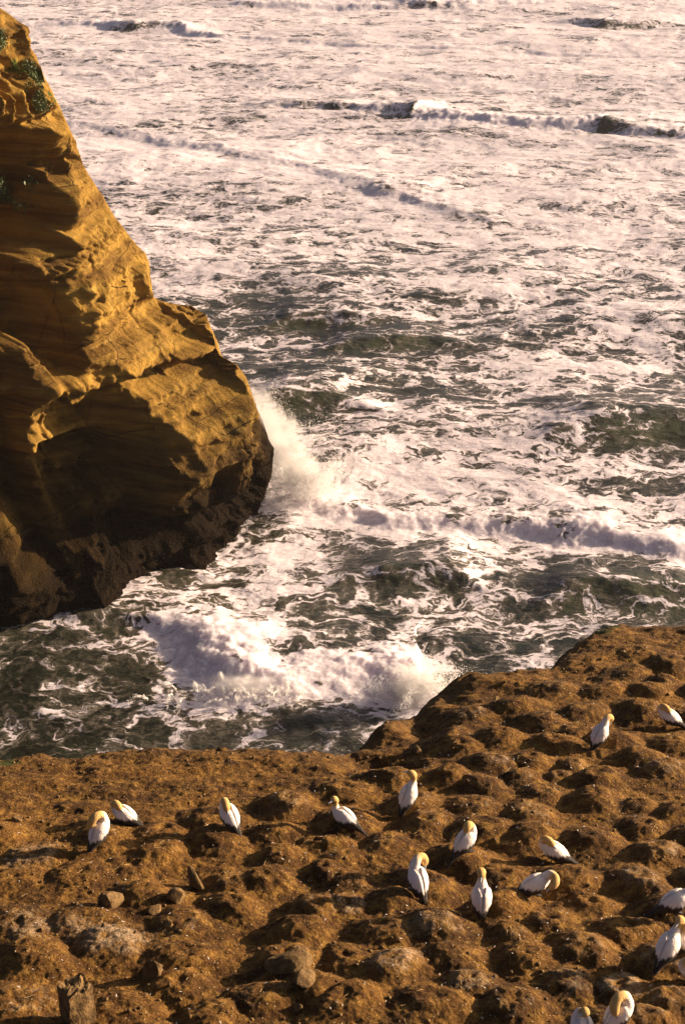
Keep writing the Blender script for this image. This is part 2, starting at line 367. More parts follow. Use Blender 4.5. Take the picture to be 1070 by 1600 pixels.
def build_sea():
    # rows follow the growing distance so that each stays about one pixel deep; the sheet runs on to the horizon
    pyr = np.concatenate([np.linspace(1290, 1185, 40, endpoint=False), np.linspace(1185, 360, 560, endpoint=False), np.linspace(360, -10, 400)])
    ys = np.array([sea_at(535, v)[1] for v in pyr])
    ys = np.concatenate([[30, 50, 58], ys[ys > 60], 430 * (1.18 ** np.arange(1, 26))])
    ss = np.linspace(-0.29, 0.29, 640)
    Yg, Sg = np.meshgrid(ys, ss, indexing='ij'); Xg = Sg * (Yg + 8)
    X, Y = Xg.ravel(), Yg.ravel()
    far = sstep(420, 600, Y)
    # swell and chop
    wx = X + 6 * fbm(X / 30, Y / 30, 2, 3); wy = Y + 6 * fbm(X / 30, Y / 30, 2, 4)
    Z = 0.34 * np.sin(wy / 7.0 + wx / 31.0 + 0.7) + 0.22 * np.sin(wy / 3.9 - wx / 12.0) + 0.55 * fbm(wx / 14, wy / 9, 3, 21)
    ridg = 1 - np.abs(fbm(wx / 5.2, wy / 3.2, 4, 31)) * 2.2
    Z += 0.17 * (ridg - 0.5) * (0.55 + 0.45 * fbm(X / 25, Y / 25, 2, 77))
    Z += 0.05 * fbm(wx / 1.5, wy / 1.1, 3, 41)
    # base foam cover with distance from the rocks
    base_py = [0, 100, 250, 380, 450, 560, 640, 750, 850, 950, 1050, 1170]; base_v = [.80, .77, .74, .60, .30, .26, .40, .50, .36, .28, .24, .24]
    by = [sea_at(535, v)[1] for v in base_py][::-1]
    D = np.interp(Y, by, base_v[::-1])
    for (px, py, rx, ry, v) in FBLOBS:
        c = sea_at(px, py); ax = abs(sea_at(px + rx, py)[0] - c[0]); ay = abs(sea_at(px, py - ry)[1] - sea_at(px, py + ry)[1]) / 2
        g = np.exp(-(((X - c[0]) / ax) ** 2 + ((Y - c[1]) / ay) ** 2))
        D = D + (v - D) * np.clip(g * 1.15, 0, 1)
    D += 0.26 * fbm(X / 16, Y / 12, 3, 91) + 0.24 * fbm(X / 45, Y / 9, 3, 92) + 0.22 * fbm(X / 120, Y / 32, 2, 93) * sstep(130, 220, Y)
    # foam gathers on crests of the chop and streams in troughs
    D += 0.10 * (ridg - 0.5)
    crest = np.zeros_like(X); fac = np.zeros_like(X)
    for k, wv in enumerate(WAVES):
        pts = np.array([sea_at(*q)[:2] for q in wv['p']]); pts = catmull(pts, len(pts) * 5 - 4)
        lo, hi = pts[:, 1].min() - 45, pts[:, 1].max() + 70
        sel = np.where((Y > lo) & (Y < hi))[0]
        q0, _ = poly_dist(X[sel], Y[sel], pts[::3] if (len(pts) - 1) % 3 == 0 else np.vstack([pts[::3], pts[-1:]]))
        sel = sel[np.abs(q0) < 26]
        x, y = X[sel], Y[sel]
        n = len(wv['p'])
        _, par0 = poly_dist(x, y, pts); w0 = np.interp(par0 / 5.0, np.arange(n), wv['w'])
        amp = 0.35 + 0.65 * w0                 # bare faces stay smooth, broken water is ragged
        x2 = x + amp * 1.2 * fbm(x / 5, y / 5, 4, 200 + k); y2 = y + amp * 2.0 * fbm(x / 6, y / 6, 4, 300 + k)
        q, par = poly_dist(x2, y2, pts); par = par / 5.0
        W = np.interp(par, np.arange(n), wv['w']); W = np.clip(W + 0.6 * W * (1 - W) * fbm(x / 3.0, y / 3.0, 3, 400 + k) * 2 , 0, 1)
        A = np.interp(par, np.arange(n), wv['h']) * sstep(0.0, 0.9, par) * sstep(n - 1.0, n - 1.9, par)
        A = A * (1 - 0.5 * W) * (1 + 0.3 * fbm(x / 9, y / 9, 2, 450 + k))
        Lb = wv['L'] * (1.0 + 0.25 * fbm(x / 12, y / 12, 2, 500 + k)); Lf = np.maximum(A * (1.3 * wv.get('g', 1.0) + 2.8 * W), 0.6)
        qq = q - Lf           # crest sits behind its foot
        prof = np.where(qq > 0, np.exp(-(np.clip(qq, 0, None) / Lb) ** 1.35 * 0.9), sstep(-1.15, 0.05, qq / Lf))
        lump = (0.8 * fbm(x / 4.5, y / 3, 2, 670 + k) + 1) * ((0.5 - 2 * np.abs(fbm(x / 3.2, y / 2.2, 4, 600 + k, .6))) * 0.55 + (0.7 - worley(x / 0.75 + fbm(x, y, 2, 611), y / 0.75, 650 + k)) * 0.10 + .35 * fbm(x / 1.1, y / .8, 4, 655 + k, .65))
        roll = W ** 1.5 * np.exp(-((qq + 0.25 * Lf) / (Lf * 0.9 + 1.0)) ** 2) * np.clip(A / 0.7, 0, 1.2)
        Z[sel] += A * prof + roll * lump * np.clip(A, 0.25, 1.0) * 0.50
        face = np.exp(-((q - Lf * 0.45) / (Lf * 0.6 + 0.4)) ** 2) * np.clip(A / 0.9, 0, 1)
        back = np.exp(-np.clip(qq, 0, None) / (Lb * 1.2)) * (qq > 0) * np.clip(A / 1.0, 0, 1)
        lip = np.exp(-((qq - 0.1) / 0.55) ** 2) * np.clip(A / 1.2, 0, 1) * (0.35 + 0.65 * (fbm(x / 4, y / 4, 2, 850 + k) > -.1))
        d = D[sel]
        d = d + (W * 1.05 + 0.10 - d) * np.clip(face * 1.25, 0, 1)
        d = np.maximum(d, roll * 1.5 * (0.85 + 0.35 * fbm(x / 2.2, y / 2.2, 3, 800 + k)))
        d = np.maximum(d, lip * 0.72)
        d = d + (W > 0.5) * 0.20 * back
        # torn foam left in front of broken water
        d = d + 0.18 * W * np.clip(A / .4, 0, 1) * np.exp(-((q + 1.5) / 2.5) ** 2) * (q < 0.5)
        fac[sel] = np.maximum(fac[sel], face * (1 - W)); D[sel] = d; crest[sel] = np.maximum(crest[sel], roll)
    for (px, py, rx, ry, v) in [(100, 1085, 180, 78, .19), (470, 1135, 100, 26, .08), (540, 1010, 75, 36, .10), (340, 1140, 60, 20, .12)]:
        c = sea_at(px, py); ax = abs(sea_at(px + rx, py)[0] - c[0]); ay = abs(sea_at(px, py - ry)[1] - sea_at(px, py + ry)[1]) / 2
        D = D + (v - D) * np.clip(1.3 * np.exp(-(((X - c[0]) / ax) ** 2 + ((Y - c[1]) / ay) ** 2) ** 1.5), 0, 1) * (1 - np.clip(crest * 1.5, 0, 1))
    Z = Z * (1 - far)
    D = np.clip(D, 0.0, 1.2)
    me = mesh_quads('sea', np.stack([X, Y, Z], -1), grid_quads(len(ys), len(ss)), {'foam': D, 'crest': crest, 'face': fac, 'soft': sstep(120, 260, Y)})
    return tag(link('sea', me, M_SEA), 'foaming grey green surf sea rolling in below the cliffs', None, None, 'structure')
build_sea()

# ------------------------------------------------------------------ the sea stack
def facet(sx, z, scale, tilt, seed):
    """broken rock: tilted planes meeting in sharp arrises"""
    x = sx / scale; y = z / scale; x0 = np.floor(x); y0 = np.floor(y); best = np.full(x.shape, 9.0)
    for ox in (-1, 0, 1):
        for oy in (-1, 0, 1):
            cx = x0 + ox; cy = y0 + oy
            dx = x - cx - _h(cx, cy, 0, seed); dy = y - cy - _h(cx, cy, 0, seed + 3)
            pl = (_h(cx, cy, 0, seed + 7) - .5) * .3 + tilt * ((_h(cx, cy, 0, seed + 11) - .5) * 2 * dx + (_h(cx, cy, 0, seed + 15) - .5) * 2 * dy) + .35 * (dx * dx + dy * dy)
            best = np.minimum(best, pl)
    return best * scale
def blocks(sx, hb, width, height, seed):
    """courses of jointed rock standing proud of or behind each other"""
    c = np.floor(hb / height); off = _h(c, c * 0 + 3, 0, seed) * width; k = np.floor((sx + off) / width)
    a = _h(k, c, 0, seed + 2)
    return (a - .5) * 2
def build_stack():
    prof_px = [(418, 880), (408, 850), (404, 800), (424, 745), (429, 700), (415, 670), (400, 632), (385, 590), (370, 570), (346, 556), (334, 520), (322, 492), (300, 478), (262, 474), (240, 466), (236, 440),
               (233, 412), (228, 396), (205, 372), (180, 340), (160, 305), (140, 276), (130, 258), (120, 222), (112, 205), (90, 160), (72, 125), (58, 92), (50, 62), (44, 42), (30, 34), (14, 22), (0, 12), (-30, -8), (-60, -20)]
    pr = []
    for (px, py) in prof_px:
        d = ray(px, py); pr.append((CAM + d * (119.0 / d[1]))[[0, 2]])
    pr = np.array(pr)
    pr = np.vstack([[pr[0, 0] + 0.5, -2.5], pr])
    C = np.array([-64.0, 119.0])
    seg = np.concatenate([[0], np.cumsum(np.hypot(*np.diff(pr, axis=0).T))])
    nt = 430; tt = np.linspace(0, seg[-1], nt)
    px_ = np.interp(tt, seg, pr[:, 0]); pz = np.interp(tt, seg, pr[:, 1])
    k = (px_ - C[0]) / (-6.5 - C[0])
    plan = np.array([(-120, 92), (-85, 84), (-58, 88), (-38, 92), (-23, 98.5), (-15, 104.5), (-9.6, 111.5), (-6.9, 117), (-6.6, 120.5), (-9, 125.5), (-17, 133), (-32, 141), (-60, 146), (-95, 146), (-120, 130)], float)
    dense = catmull(plan, 2400)
    u = np.concatenate([np.linspace(0, 0.17, 25, endpoint=False), np.linspace(0.17, 0.66, 470, endpoint=False), np.linspace(0.66, 1, 40)])
    idx = u * 2399
    P = np.stack([np.interp(idx, np.arange(2400), dense[:, a]) for a in (0, 1)], -1); nu = len(u)
    # the middle of the ledge step belongs to the nose; inland the face is straighter
    nose = np.exp(-(np.hypot(P[:, 0] + 7, P[:, 1] - 119) / 26) ** 2)
    kk_s = np.interp(pz, [-3, 0, 10, 20, 30, 42, 46], [1.0, 1.0, .97, .90, .78, .60, .55])
    K = nose[None, :] * k[:, None] + (1 - nose[None, :]) * kk_s[:, None]
    X = C[0] + (P[None, :, 0] - C[0]) * K; Y = C[1] + (P[None, :, 1] - C[1]) * (0.35 + 0.65 * K); Z = np.repeat(pz[:, None], nu, 1)
    B = np.stack([X, Y, Z], -1)
    du = np.gradient(B, axis=1); dt = np.gradient(B, axis=0)
    N = np.cross(du, dt); N /= np.linalg.norm(N, axis=-1, keepdims=True) + 1e-9
    c0 = B.mean(axis=(0, 1)); 
    if np.mean(np.sum(N * (B - c0), -1)) < 0: N = -N
    # smooth normals over the ledge a little so that displacement does not cross itself
    for _ in range(14):
        N[1:-1] = (N[:-2] + N[1:-1] * 2 + N[2:]) / 4
    N /= np.linalg.norm(N, axis=-1, keepdims=True)
    Nh = N.copy(); Nh[..., 2] *= 0.35
    ppx, ppy, pf = project(B)
    vis = np.sum(N * (CAM - B), -1) > 0
    def anchor(px, py):
        d = (ppx - px) ** 2 + (ppy - py) ** 2 + (~vis) * 1e7
        return B.reshape(-1, 3)[np.argmin(d)]
    tang = np.array([0.72, 0.69])
    sx = X * tang[0] + Y * tang[1]
    D = np.zeros_like(X)
    # (px, py, half width, half height in image px, depth in metres, sharpness)
    FE = [(30, 300, 58, 64, -15.0, 8), (5, 376, 50, 34, -10.0, 8), (72, 352, 22, 42, -4.0, 6), (-40, 330, 70, 100, -6, 6),
          (22, 320, 20, 22, 3.0, 4), (28, 492, 62, 34, -3.6, 8), (82, 528, 26, 52, -4.2, 8), (-30, 520, 50, 60, -3.0, 6), (30, 540, 26, 26, 1.6, 4),
          (25, 600, 72, 40, 2.2, 4), (150, 830, 84, 190, -3.8, 8), (190, 690, 60, 34, -1.2, 6), (15, 830, 58, 190, -4.0, 6), (95, 800, 16, 90, 1.6, 4),
          (318, 690, 95, 88, 2.2, 8), (262, 890, 54, 80, -3.2, 8), (330, 640, 60, 30, .6, 4), (398, 745, 26, 58, -1.6, 6), (350, 740, 14, 60, .7, 4),
          (170, 480, 55, 80, 1.2, 4), (40, 930, 40, 40, 2.0, 4), (110, 650, 40, 40, .8, 4), (225, 440, 16, 22, .9, 6), (300, 500, 44, 20, -.9, 6),
          (30, 130, 60, 30, .8, 2), (60, 196, 60, 12, -1.4, 6), (20, 222, 66, 12, 1.8, 6), (50, 405, 80, 10, 1.2, 6), (100, 262, 12, 14, -1.4, 6), (62, 262, 16, 10, -1.4, 6), (120, 240, 10, 16, -1.2, 6), (88, 250, 9, 12, -1.2, 6), (78, 60, 14, 30, -.9, 4)]
    for (px, py, rw, rh, dep, sh) in FE:
        a = anchor(px, py); s0 = a[0] * tang[0] + a[1] * tang[1]
        wob = 0.34 * fbm3(X / 3 + px, Y / 3, Z / 3, 4, 55)
        ea, eb = np.abs(sx - s0) / (rw * 0.068), np.abs(Z - a[2]) / (rh * 0.056)
        rr = (np.hypot(ea, eb) if sh < 6 else (np.clip(ea, 0, 9) ** 4 + np.clip(eb, 0, 9) ** 4) ** .25) * (1 + wob * (1 if sh < 6 else .6))
        D += dep * np.exp(-np.clip(rr, 0, 6) ** sh) * (sstep(0.5, 11, Z) if rh >= 80 and py > 750 else 1.0)
    # bright fan facet under the shoulder: leans out downwards to a pitted lip, then breaks back into an overhang
    r0, r1 = anchor(140, 572), anchor(240, 480); h0, h1 = anchor(130, 612), anchor(300, 545)
    sof = lambda p: p[0] * tang[0] + p[1] * tang[1]
    zr = r0[2] + (r1[2] - r0[2]) * (sx - sof(r0)) / (sof(r1) - sof(r0)); zh = h0[2] + (h1[2] - h0[2]) * (sx - sof(h0)) / (sof(h1) - sof(h0))
    win = sstep(sof(h0) - 2, sof(h0) + 1, sx) * sstep(sof(h1) + 4, sof(h1) - 1, sx)
    jag = 0.5 * fbm3(X / 1.5, Y / 1.5, Z / 1.5, 3, 57)
    tt_ = (zr - Z) / np.maximum(zr - zh, 0.6)
    D += win * 2.3 * np.clip(tt_, 0, 1) * sstep(1.35, 1.0, tt_ + jag * .5)
    # dipping beds of harder and softer sandstone
    hb = Z - 0.10 * sx * 0.9 + 0.7 * fbm3(X / 11, Y / 11, Z / 9, 3, 5)
    zero = np.zeros_like(hb)
    bed = np.tanh(5.0 * perlin(hb * 0.33, zero + .37, 3)) * 0.62 + np.tanh(6 * perlin(hb * 0.85, zero + .7, 9)) * 0.30 + perlin(hb * 2.1, zero + .2, 19) * 0.10
    bedw = 0.45 + 0.8 * np.clip(fbm3(X / 9, Y / 9, Z / 9, 2, 61) + 0.4, 0, 1)
    D += bed * bedw
    # rills below the summit
    up = sstep(30, 36, Z)
    D += up * (0.9 * np.abs(perlin(sx * 0.75, Z * 0.12, 71)) * -2 + 0.45) + up * 1.1 * fbm3(X / 2.2, Y / 2.2, Z / 2.2, 5, 73, .6)
    # pitted bed with hollows below the grassy top
    pit = np.exp(-((hb - np.interp(0, [0], [30.5])) / 1.6) ** 2)
    cell = worley(sx / 1.1, Z / 1.0, 81)
    D -= pit * np.clip(0.6 - cell, 0, 1) * 3.0
    pit2 = np.exp(-((hb - 19.0) / 0.8) ** 2); D -= pit2 * np.clip(0.5 - worley(sx / .6, Z / .55, 83), 0, 1) * 1.0
    # joints
    jn = np.abs(perlin(sx * 0.28 + 0.5 * fbm3(X / 5, Y / 5, Z / 5, 3, 91), Z * 0.07, 87))
    D -= 0.5 * np.exp(-(jn / 0.02) ** 2) * sstep(.0, .4, fbm3(X / 8, Y / 8, Z / 8, 2, 93))
    ws = sx + 0.35 * fbm3(X / 4, Y / 4, Z / 4, 3, 95); wz = Z * 1.15 + 0.25 * fbm3(X / 4, Y / 4, Z / 4, 3, 97) - 0.10 * sx
    D += 0.95 * facet(ws, wz, 6.5, .55, 101) + 0.75 * facet(ws, wz, 2.6, .50, 102) * (0.35 + .5 * bedw) + 0.95 * facet(ws, wz * 1.6, 0.95, .50, 104) * bedw + 0.8 * facet(ws, wz * 1.8, 0.40, .5, 106) * bedw
    jw = 0.25 * fbm3(X / 1.1, Y / 1.1, Z / 1.1, 3, 131) + 0.5 * fbm3(X / 5, Y / 5, Z / 5, 2, 133)
    slabm = 0.35 + 0.65 * sstep(-.1, .25, fbm3(X / 7, Y / 7, Z / 7, 2, 135))
    D += slabm * (0.42 * blocks(sx + jw * 1.5, hb + jw * .6, 4.2, 2.3, 137) + 0.20 * blocks(sx + jw, hb + jw * .4, 1.8, 0.85, 139) + 0.08 * blocks(sx + jw * .6, hb + jw * .3, .8, 0.34, 143))
    D += 0.22 * fbm3(X / 1.2, Y / 1.2, Z / 0.7, 4, 103, .6) * bedw + 0.10 * fbm3(X / .45, Y / .45, Z / .28, 3, 107)
    D += (0.7 + 1.6 * sstep(28, 37, Z)) * nose[None, :]
    # mussel crust
    wetn = Z + 4.5 * fbm3(X / 6, Y / 6, Z / 6, 3, 111) + 1.6 * fbm3(X, Y, Z, 3, 113)
    wet = 1 - sstep(2.0, 13.5, wetn - 2.0 * np.exp(-((sx - sx.max() + 2) / 10) ** 2))
    D += wet * (0.16 * (0.6 - worley(sx / .33, Z / .33, 117)) + 0.8 * facet(ws, wz * .7, 1.6, .6, 119))
    Vv = B + Nh * D[..., None]
    # hold the outline of the nose to its profile, keeping only the small notches
    vpx, vpy, vf = project(Vv); pp = np.array(prof_px, float)[::-1]
    want = np.interp(vpy, pp[:, 1], pp[:, 0]) + 5.0 * fbm(Z / 1.6, Y / 3.0, 3, 141) - 1.0; over = np.clip(vpx - want, 0, None) * sstep(0.1, 0.5, nose)[None, :]
    Vv[..., 0] -= over * 1.03 * vf / FPX
    # close the top
    green = np.zeros_like(X)
    for (px, py, rr) in [(5, 62, 26), (55, 120, 26), (68, 155, 24), (80, 140, 14), (8, 290, 40), (40, 105, 22)]:
        a = anchor(px, py); green = np.maximum(green, np.exp(-((np.linalg.norm(B - a, axis=-1)) / (rr * 0.055)) ** 2))
    top = np.stack([C[0] + (Vv[-1, :, 0] - C[0]) * 0.2, C[1] + (Vv[-1, :, 1] - C[1]) * 0.2, Vv[-1, :, 2] + 2.0], -1)
    Vv = np.concatenate([Vv, top[None]], 0)
    pad = lambda a: np.concatenate([a, a[-1:]], 0).ravel()
    me = mesh_quads('sea_stack', Vv, grid_quads(nt + 1, nu), {'wet': pad(wet), 'green': pad(green)})
    o = tag(link('sea_stack', me, M_CLIFF), 'tall ochre sandstone sea stack with dark wet foot rising from the surf', 'sea stack')
    return o, Vv
STACK, SV = build_stack()
_spx, _spy, _ = project(SV.reshape(-1, 3)); _sd = np.linalg.norm(SV.reshape(-1, 3) - CAM, axis=-1)
def stack_point(px, py):
    d = (_spx - px) ** 2 + (_spy - py) ** 2
    near = np.where(d < max(9.0, d.min() + 4))[0]
    return SV.reshape(-1, 3)[near[np.argmin(_sd[near])]]

# ------------------------------------------------------------------ the nesting ledge
def zl(x, y):
    s = np.where(y < 34, 0.25 * (y - 23.4), 0.25 * 10.6 + 0.17 * (y - 34))
    return 39.8 - s
def ledge_at(px, py):
    d = ray(px, py); lo, hi = 10.0, 90.0
    for _ in range(50):
        m = (lo + hi) / 2; p = CAM + d * m
        if p[2] > float(zl(p[0], p[1])): lo = m
        else: hi = m
    return CAM + d * lo
EDGE_PX = [(0, 1180), (60, 1173), (110, 1178), (200, 1167), (350, 1164), (480, 1172), (545, 1168), (600, 1132), (650, 1106), (690, 1074), (735, 1052), (800, 1050), (870, 1037), (900, 1012), (925, 986), (960, 972), (1070, 976)]
EDGE = np.array([ledge_at(*p)[:2] for p in EDGE_PX])
EDGE = np.vstack([[-40, EDGE[0, 1] - 3], [-16, EDGE[0, 1] + 0.3], EDGE, [22, EDGE[-1, 1] + 1.5], [60, EDGE[-1, 1] + 4]])
MOUND_PX = [(602, 1451), (704, 1493), (615, 1509), (735, 1535), (793, 1451), (861, 1435), (677, 1566), (541, 1566), (803, 1571), (824, 1493), (908, 1483), (981, 1451), (887, 1535), (787, 1409), (667, 1383),
            (683, 1446), (541, 1373), (541, 1415), (918, 1409), (887, 1373), (824, 1268), (735, 1258), (929, 1247), (845, 1237), (751, 1294), (782, 1367), (834, 1305), (923, 1312), (997, 1258), (1002, 1289), (1028, 1331),
            (997, 1378), (1059, 1268), (541, 1336), (604, 1315), (520, 1315), (667, 1284), (651, 1252), (541, 1231), (609, 1210), (704, 1210), (756, 1226), (871, 1205), (971, 1540), (615, 1409), (846, 1126), (827, 1184),
            (894, 1193), (960, 1155), (941, 1074), (865, 1069), (1018, 1079), (984, 1045), (1037, 1064), (736, 1107), (722, 1160), (765, 1190), (817, 1212), (932, 1212), (903, 1141), (913, 1112), (1003, 1107),
            (256, 1299), (204, 1352), (126, 1367), (251, 1331), (335, 1278), (340, 1310), (450, 1257), (434, 1299), (487, 1315), (440, 1336), (361, 1378), (419, 1373), (508, 1357), (366, 1415), (288, 1441), (131, 1435),
            (173, 1472), (288, 1493), (450, 1493), (408, 1556), (283, 1535), (335, 1587), (492, 1540), (471, 1451), (497, 1420), (31, 1566), (31, 1446), (540, 1493), (52, 1336), (16, 1373), (1040, 1200), (1050, 1160), (1000, 1180),
            (160, 1310), (545, 1280), (1045, 1420), (1040, 1500), (955, 1600), (720, 1340), (1050, 1560), (1010, 1590), (780, 1150), (800, 1100), (690, 1140), (865, 1160), (1060, 1110)]
def mounds():
    c = [ledge_at(px, py + 8)[:2] for px, py in MOUND_PX]
    out = []
    for p in c:
        if all(np.hypot(*(p - q)) > 0.42 for q in out): out.append(p)
    n_hand = len(out); tries = 0
    ob = np.array(out)
    while tries < 5000:
        tries += 1
        p = np.array([RNG.uniform(-13, 19), RNG.uniform(15, 46)])
        ye = np.interp(p[0], EDGE[:, 0], EDGE[:, 1])
        lim = 4.5 if p[0] < 0 else 1.6
        if p[1] > ye - lim: continue
        if (((ob - p) * (1, 0.85)) ** 2).sum(1).min() > 1.25: ob = np.vstack([ob, p])
    return ob, n_hand
MC, NHAND = mounds()
NM = len(MC)
_nn = np.array([np.sort(np.hypot(*(MC - c).T))[1:4].mean() for c in MC])
MR = np.clip(0.54 * _nn * RNG.uniform(.9, 1.1, NM), 0.36, 0.64); MH = MR * RNG.uniform(0.44, 0.72, NM); MCR = RNG.uniform(0.05, 0.12, NM); MG = np.clip(RNG.normal(0.12, 0.12, NM), 0, 0.32)
left = np.clip((MC[:, 0] + 1.0) / -5.0, 0, 1); MH *= 1 - 0.25 * left; MR *= 1 + 0.15 * left

def ledge_field(X, Y):
    """height, which mound dominates, its share, edge distance and surface attributes"""
    sgn = np.sign(np.interp(X, EDGE[:, 0], EDGE[:, 1]) - Y)
    d, _ = poly_dist(X + 0.22 * fbm(X / 1.3, Y / 1.3, 3, 8), Y + 0.22 * fbm(X / 1.3, Y / 1.3, 3, 9), EDGE); d = np.abs(d) * sgn + 0.45
    Z = zl(X, Y) + 0.14 * fbm(X / 3.5, Y / 3.5, 3, 1)
    own = np.full(X.shape, -1); best = np.zeros(X.shape); bump = np.zeros(X.shape); gu = np.zeros(X.shape)
    wxx = X + 0.16 * fbm(X / 0.8, Y / 0.8, 3, 12); wyy = Y + 0.16 * fbm(X / 0.8, Y / 0.8, 3, 13)
    for i in range(NM):
        sel = np.where((np.abs(X - MC[i, 0]) < 1.3) & (np.abs(Y - MC[i, 1]) < 1.3))[0]
        if not len(sel): continue
        a = _h(np.array([i]), np.array([5]))[0] * 3.1; ca, sa = math.cos(a), math.sin(a); st = 0.85 + 0.3 * _h(np.array([i]), np.array([9]))[0]
        ex = wxx[sel] - MC[i, 0]; ey = wyy[sel] - MC[i, 1]
        r = np.hypot((ex * ca + ey * sa) * st, (-ex * sa + ey * ca) / st) / MR[i]
        h = MH[i] * np.exp(-(r / 0.92) ** 2.1) - MCR[i] * np.exp(-(r / 0.27) ** 2)
        bump[sel] = np.maximum(bump[sel], h) + 0.12 * np.minimum(bump[sel], h)
        share = MH[i] * np.exp(-(r / 0.95) ** 2.3)
        m = share > best[sel]
        best[sel] = np.where(m, share, best[sel]); own[sel] = np.where(m, i, own[sel])
        gu[sel] = np.maximum(gu[sel], MG[i] * np.exp(-((r - 0.45) / 0.5) ** 2))
    inner = sstep(0.4, 3.2, d)
    Z = Z + bump * inner
    rough = 0.045 * fbm(X / 0.5, Y / 0.5, 4, 14) + 0.036 * fbm(X / 0.13, Y / 0.13, 3, 15) + 0.035 * (0.5 - worley(X / 0.17, Y / 0.17, 17)) * sstep(-.2, .4, fbm(X / 1.1, Y / 1.1, 2, 23))
    bare = np.clip(1 - best * 6, 0, 1)
    slab = np.tanh(4 * fbm(X / 1.7, Y / 0.9, 3, 16)) * 0.06 * bare
    Z += rough + slab * sstep(-1, 0.3, d)
    # gully and low step where the ledge narrows
    for (px, py, rx, ry, dep) in [(600, 1180, 1.0, 0.7, -0.5), (640, 1192, .7, .4, -0.35), (660, 1120, 0.5, 1.4, -0.5), (560, 1150, 1.2, .5, -.3), (700, 1085, .5, .8, -.25)]:
        p = ledge_at(px, py); Z += dep * np.exp(-(((X - p[0]) / rx) ** 2 + ((Y - p[1]) / ry) ** 2))
    sft = 0.22
    drop = np.where(-d / sft > 30, -d, sft * np.log1p(np.exp(np.clip(-d / sft, -30, 30))))
    rim = sstep(1.3, 0.2, d)
    Z += 0.07 * rim * np.tanh(3 * fbm(X / 0.8, Y / 0.8, 4, 44))
    wob = 1 + 0.35 * fbm(X / 2.5, Y / 2.5, 4, 18)
    Z = Z - drop * 3.6 * wob
    Z = np.maximum(Z, -2.0 + 0.3 * fbm(X / 3, Y / 3, 3, 19))
    gu = gu + 0.16 * np.clip(fbm(X / 2.2, Y / 1.6, 3, 22), 0, 1) + 0.10 * rim
    pale = 0
    for (px, py, rr, a) in [(990, 1200, 1.3, .22), (60, 1440, 1.0, .22), (130, 1470, .9, .2), (240, 1480, .6, .3), (60, 1570, .8, .2), (30, 1360, 1.0, .15), (700, 1080, .8, .2), (420, 1230, 1.5, .12), (560, 1200, .8, .18), (615, 1500, .6, .2), (640, 1465, .4, .25), (820, 1475, .4, .22)]:
        p = ledge_at(px, py); pale = pale + a * np.exp(-((X - p[0]) ** 2 + (Y - p[1]) ** 2) / rr ** 2)
    gu = gu + 0.55 * pale
    gr = np.zeros(X.shape)
    for (px, py, rr) in [(935, 985, .7), (950, 975, .7), (12, 1184, .5)]:
        p = ledge_at(px, py); gr = np.maximum(gr, np.exp(-((X - p[0]) ** 2 + (Y - p[1]) ** 2) / rr ** 2))
    rock = np.clip(rim * 0.6 + sstep(0.1, -0.3, d), 0, 1)
    return Z, own, best * inner, d, gu, gr, rock

def build_ledge():
    ys = [15.0]
    while ys[-1] < 50: ys.append(ys[-1] + 0.030 * (ys[-1] / 18) ** 1.15)
    while ys[-1] < 74: ys.append(ys[-1] + 0.5)
    ys = np.array(ys); ss = np.linspace(-0.40, 0.40, 640)
    Yg, Sg = np.meshgrid(ys, ss, indexing='ij'); Xg = Sg * (Yg + 8) + 0.045 * (Yg - 20)
    X, Y = Xg.ravel(), Yg.ravel()
    Z, own, share, d, gu, gr, rock = ledge_field(X, Y)
    V = np.stack([X, Y, Z], -1); nr, nc = len(ys), len(ss)
    G = V.reshape(nr, nc, 3); nrm = np.cross(np.gradient(G, axis=1), np.gradient(G, axis=0)); nrm /= np.linalg.norm(nrm, axis=-1, keepdims=True) + 1e-12
    nrm = nrm.reshape(-1, 3)
    Q = grid_quads(nr, nc)
    fo = np.where(share > 0.10, own, -1)[Q]; f_own = np.where((fo == fo[:, :1]).all(1), fo[:, 0], -1)
    attrs = {'guano': gu, 'green': gr, 'rock': rock}
    def piece(name, faces):
        q = Q[faces]; vi, inv = np.unique(q, return_inverse=True)
        me = mesh_quads(name, V[vi], inv.reshape(-1, 4), {k: a[vi] for k, a in attrs.items()})
        me.normals_split_custom_set_from_vertices(nrm[vi].tolist())
        return me
    px, py, _ = project(np.stack([MC[:, 0], MC[:, 1], zl(MC[:, 0], MC[:, 1]) + 0.2], -1))
    shown = (px > -40) & (px < 1110) & (py > 960) & (py < 1640)
    f_own = np.where((f_own >= 0) & ~shown[np.clip(f_own, 0, None)], -1, f_own)
    tag(link('ground', piece('ground', np.where(f_own < 0)[0]), M_EARTH), 'brown earthen cliff ledge pitted by a seabird colony', None, None, 'structure')
    order = np.argsort(f_own, kind='stable'); fs = f_own[order]
    for i in range(NM):
        a, b = np.searchsorted(fs, i), np.searchsorted(fs, i, 'right')
        if b - a < 30: continue
        o = link('nest_mound', piece('nest_mound', order[a:b]), M_EARTH)
        lab = 'nest mound with pale droppings crusted round its rim' if MG[i] > 0.21 else 'bare earthen nest mound with a shallow hollow on top'
        tag(o, lab, 'nest mound', 'nest mounds covering the ledge'); MOUND_OBJ[i] = o
MOUND_OBJ = {}
build_ledge()

def ground_z(x, y):
    return float(ledge_field(np.array([float(x)]), np.array([float(y)]))[0][0])
def ground_hit(px, py):
    d = ray(px, py); t = np.arange(18.0, 75.0, 0.03); p = CAM + d * t[:, None]
    z = ledge_field(p[:, 0], p[:, 1])[0]
    i = np.argmax(p[:, 2] < z)
    return p[i]

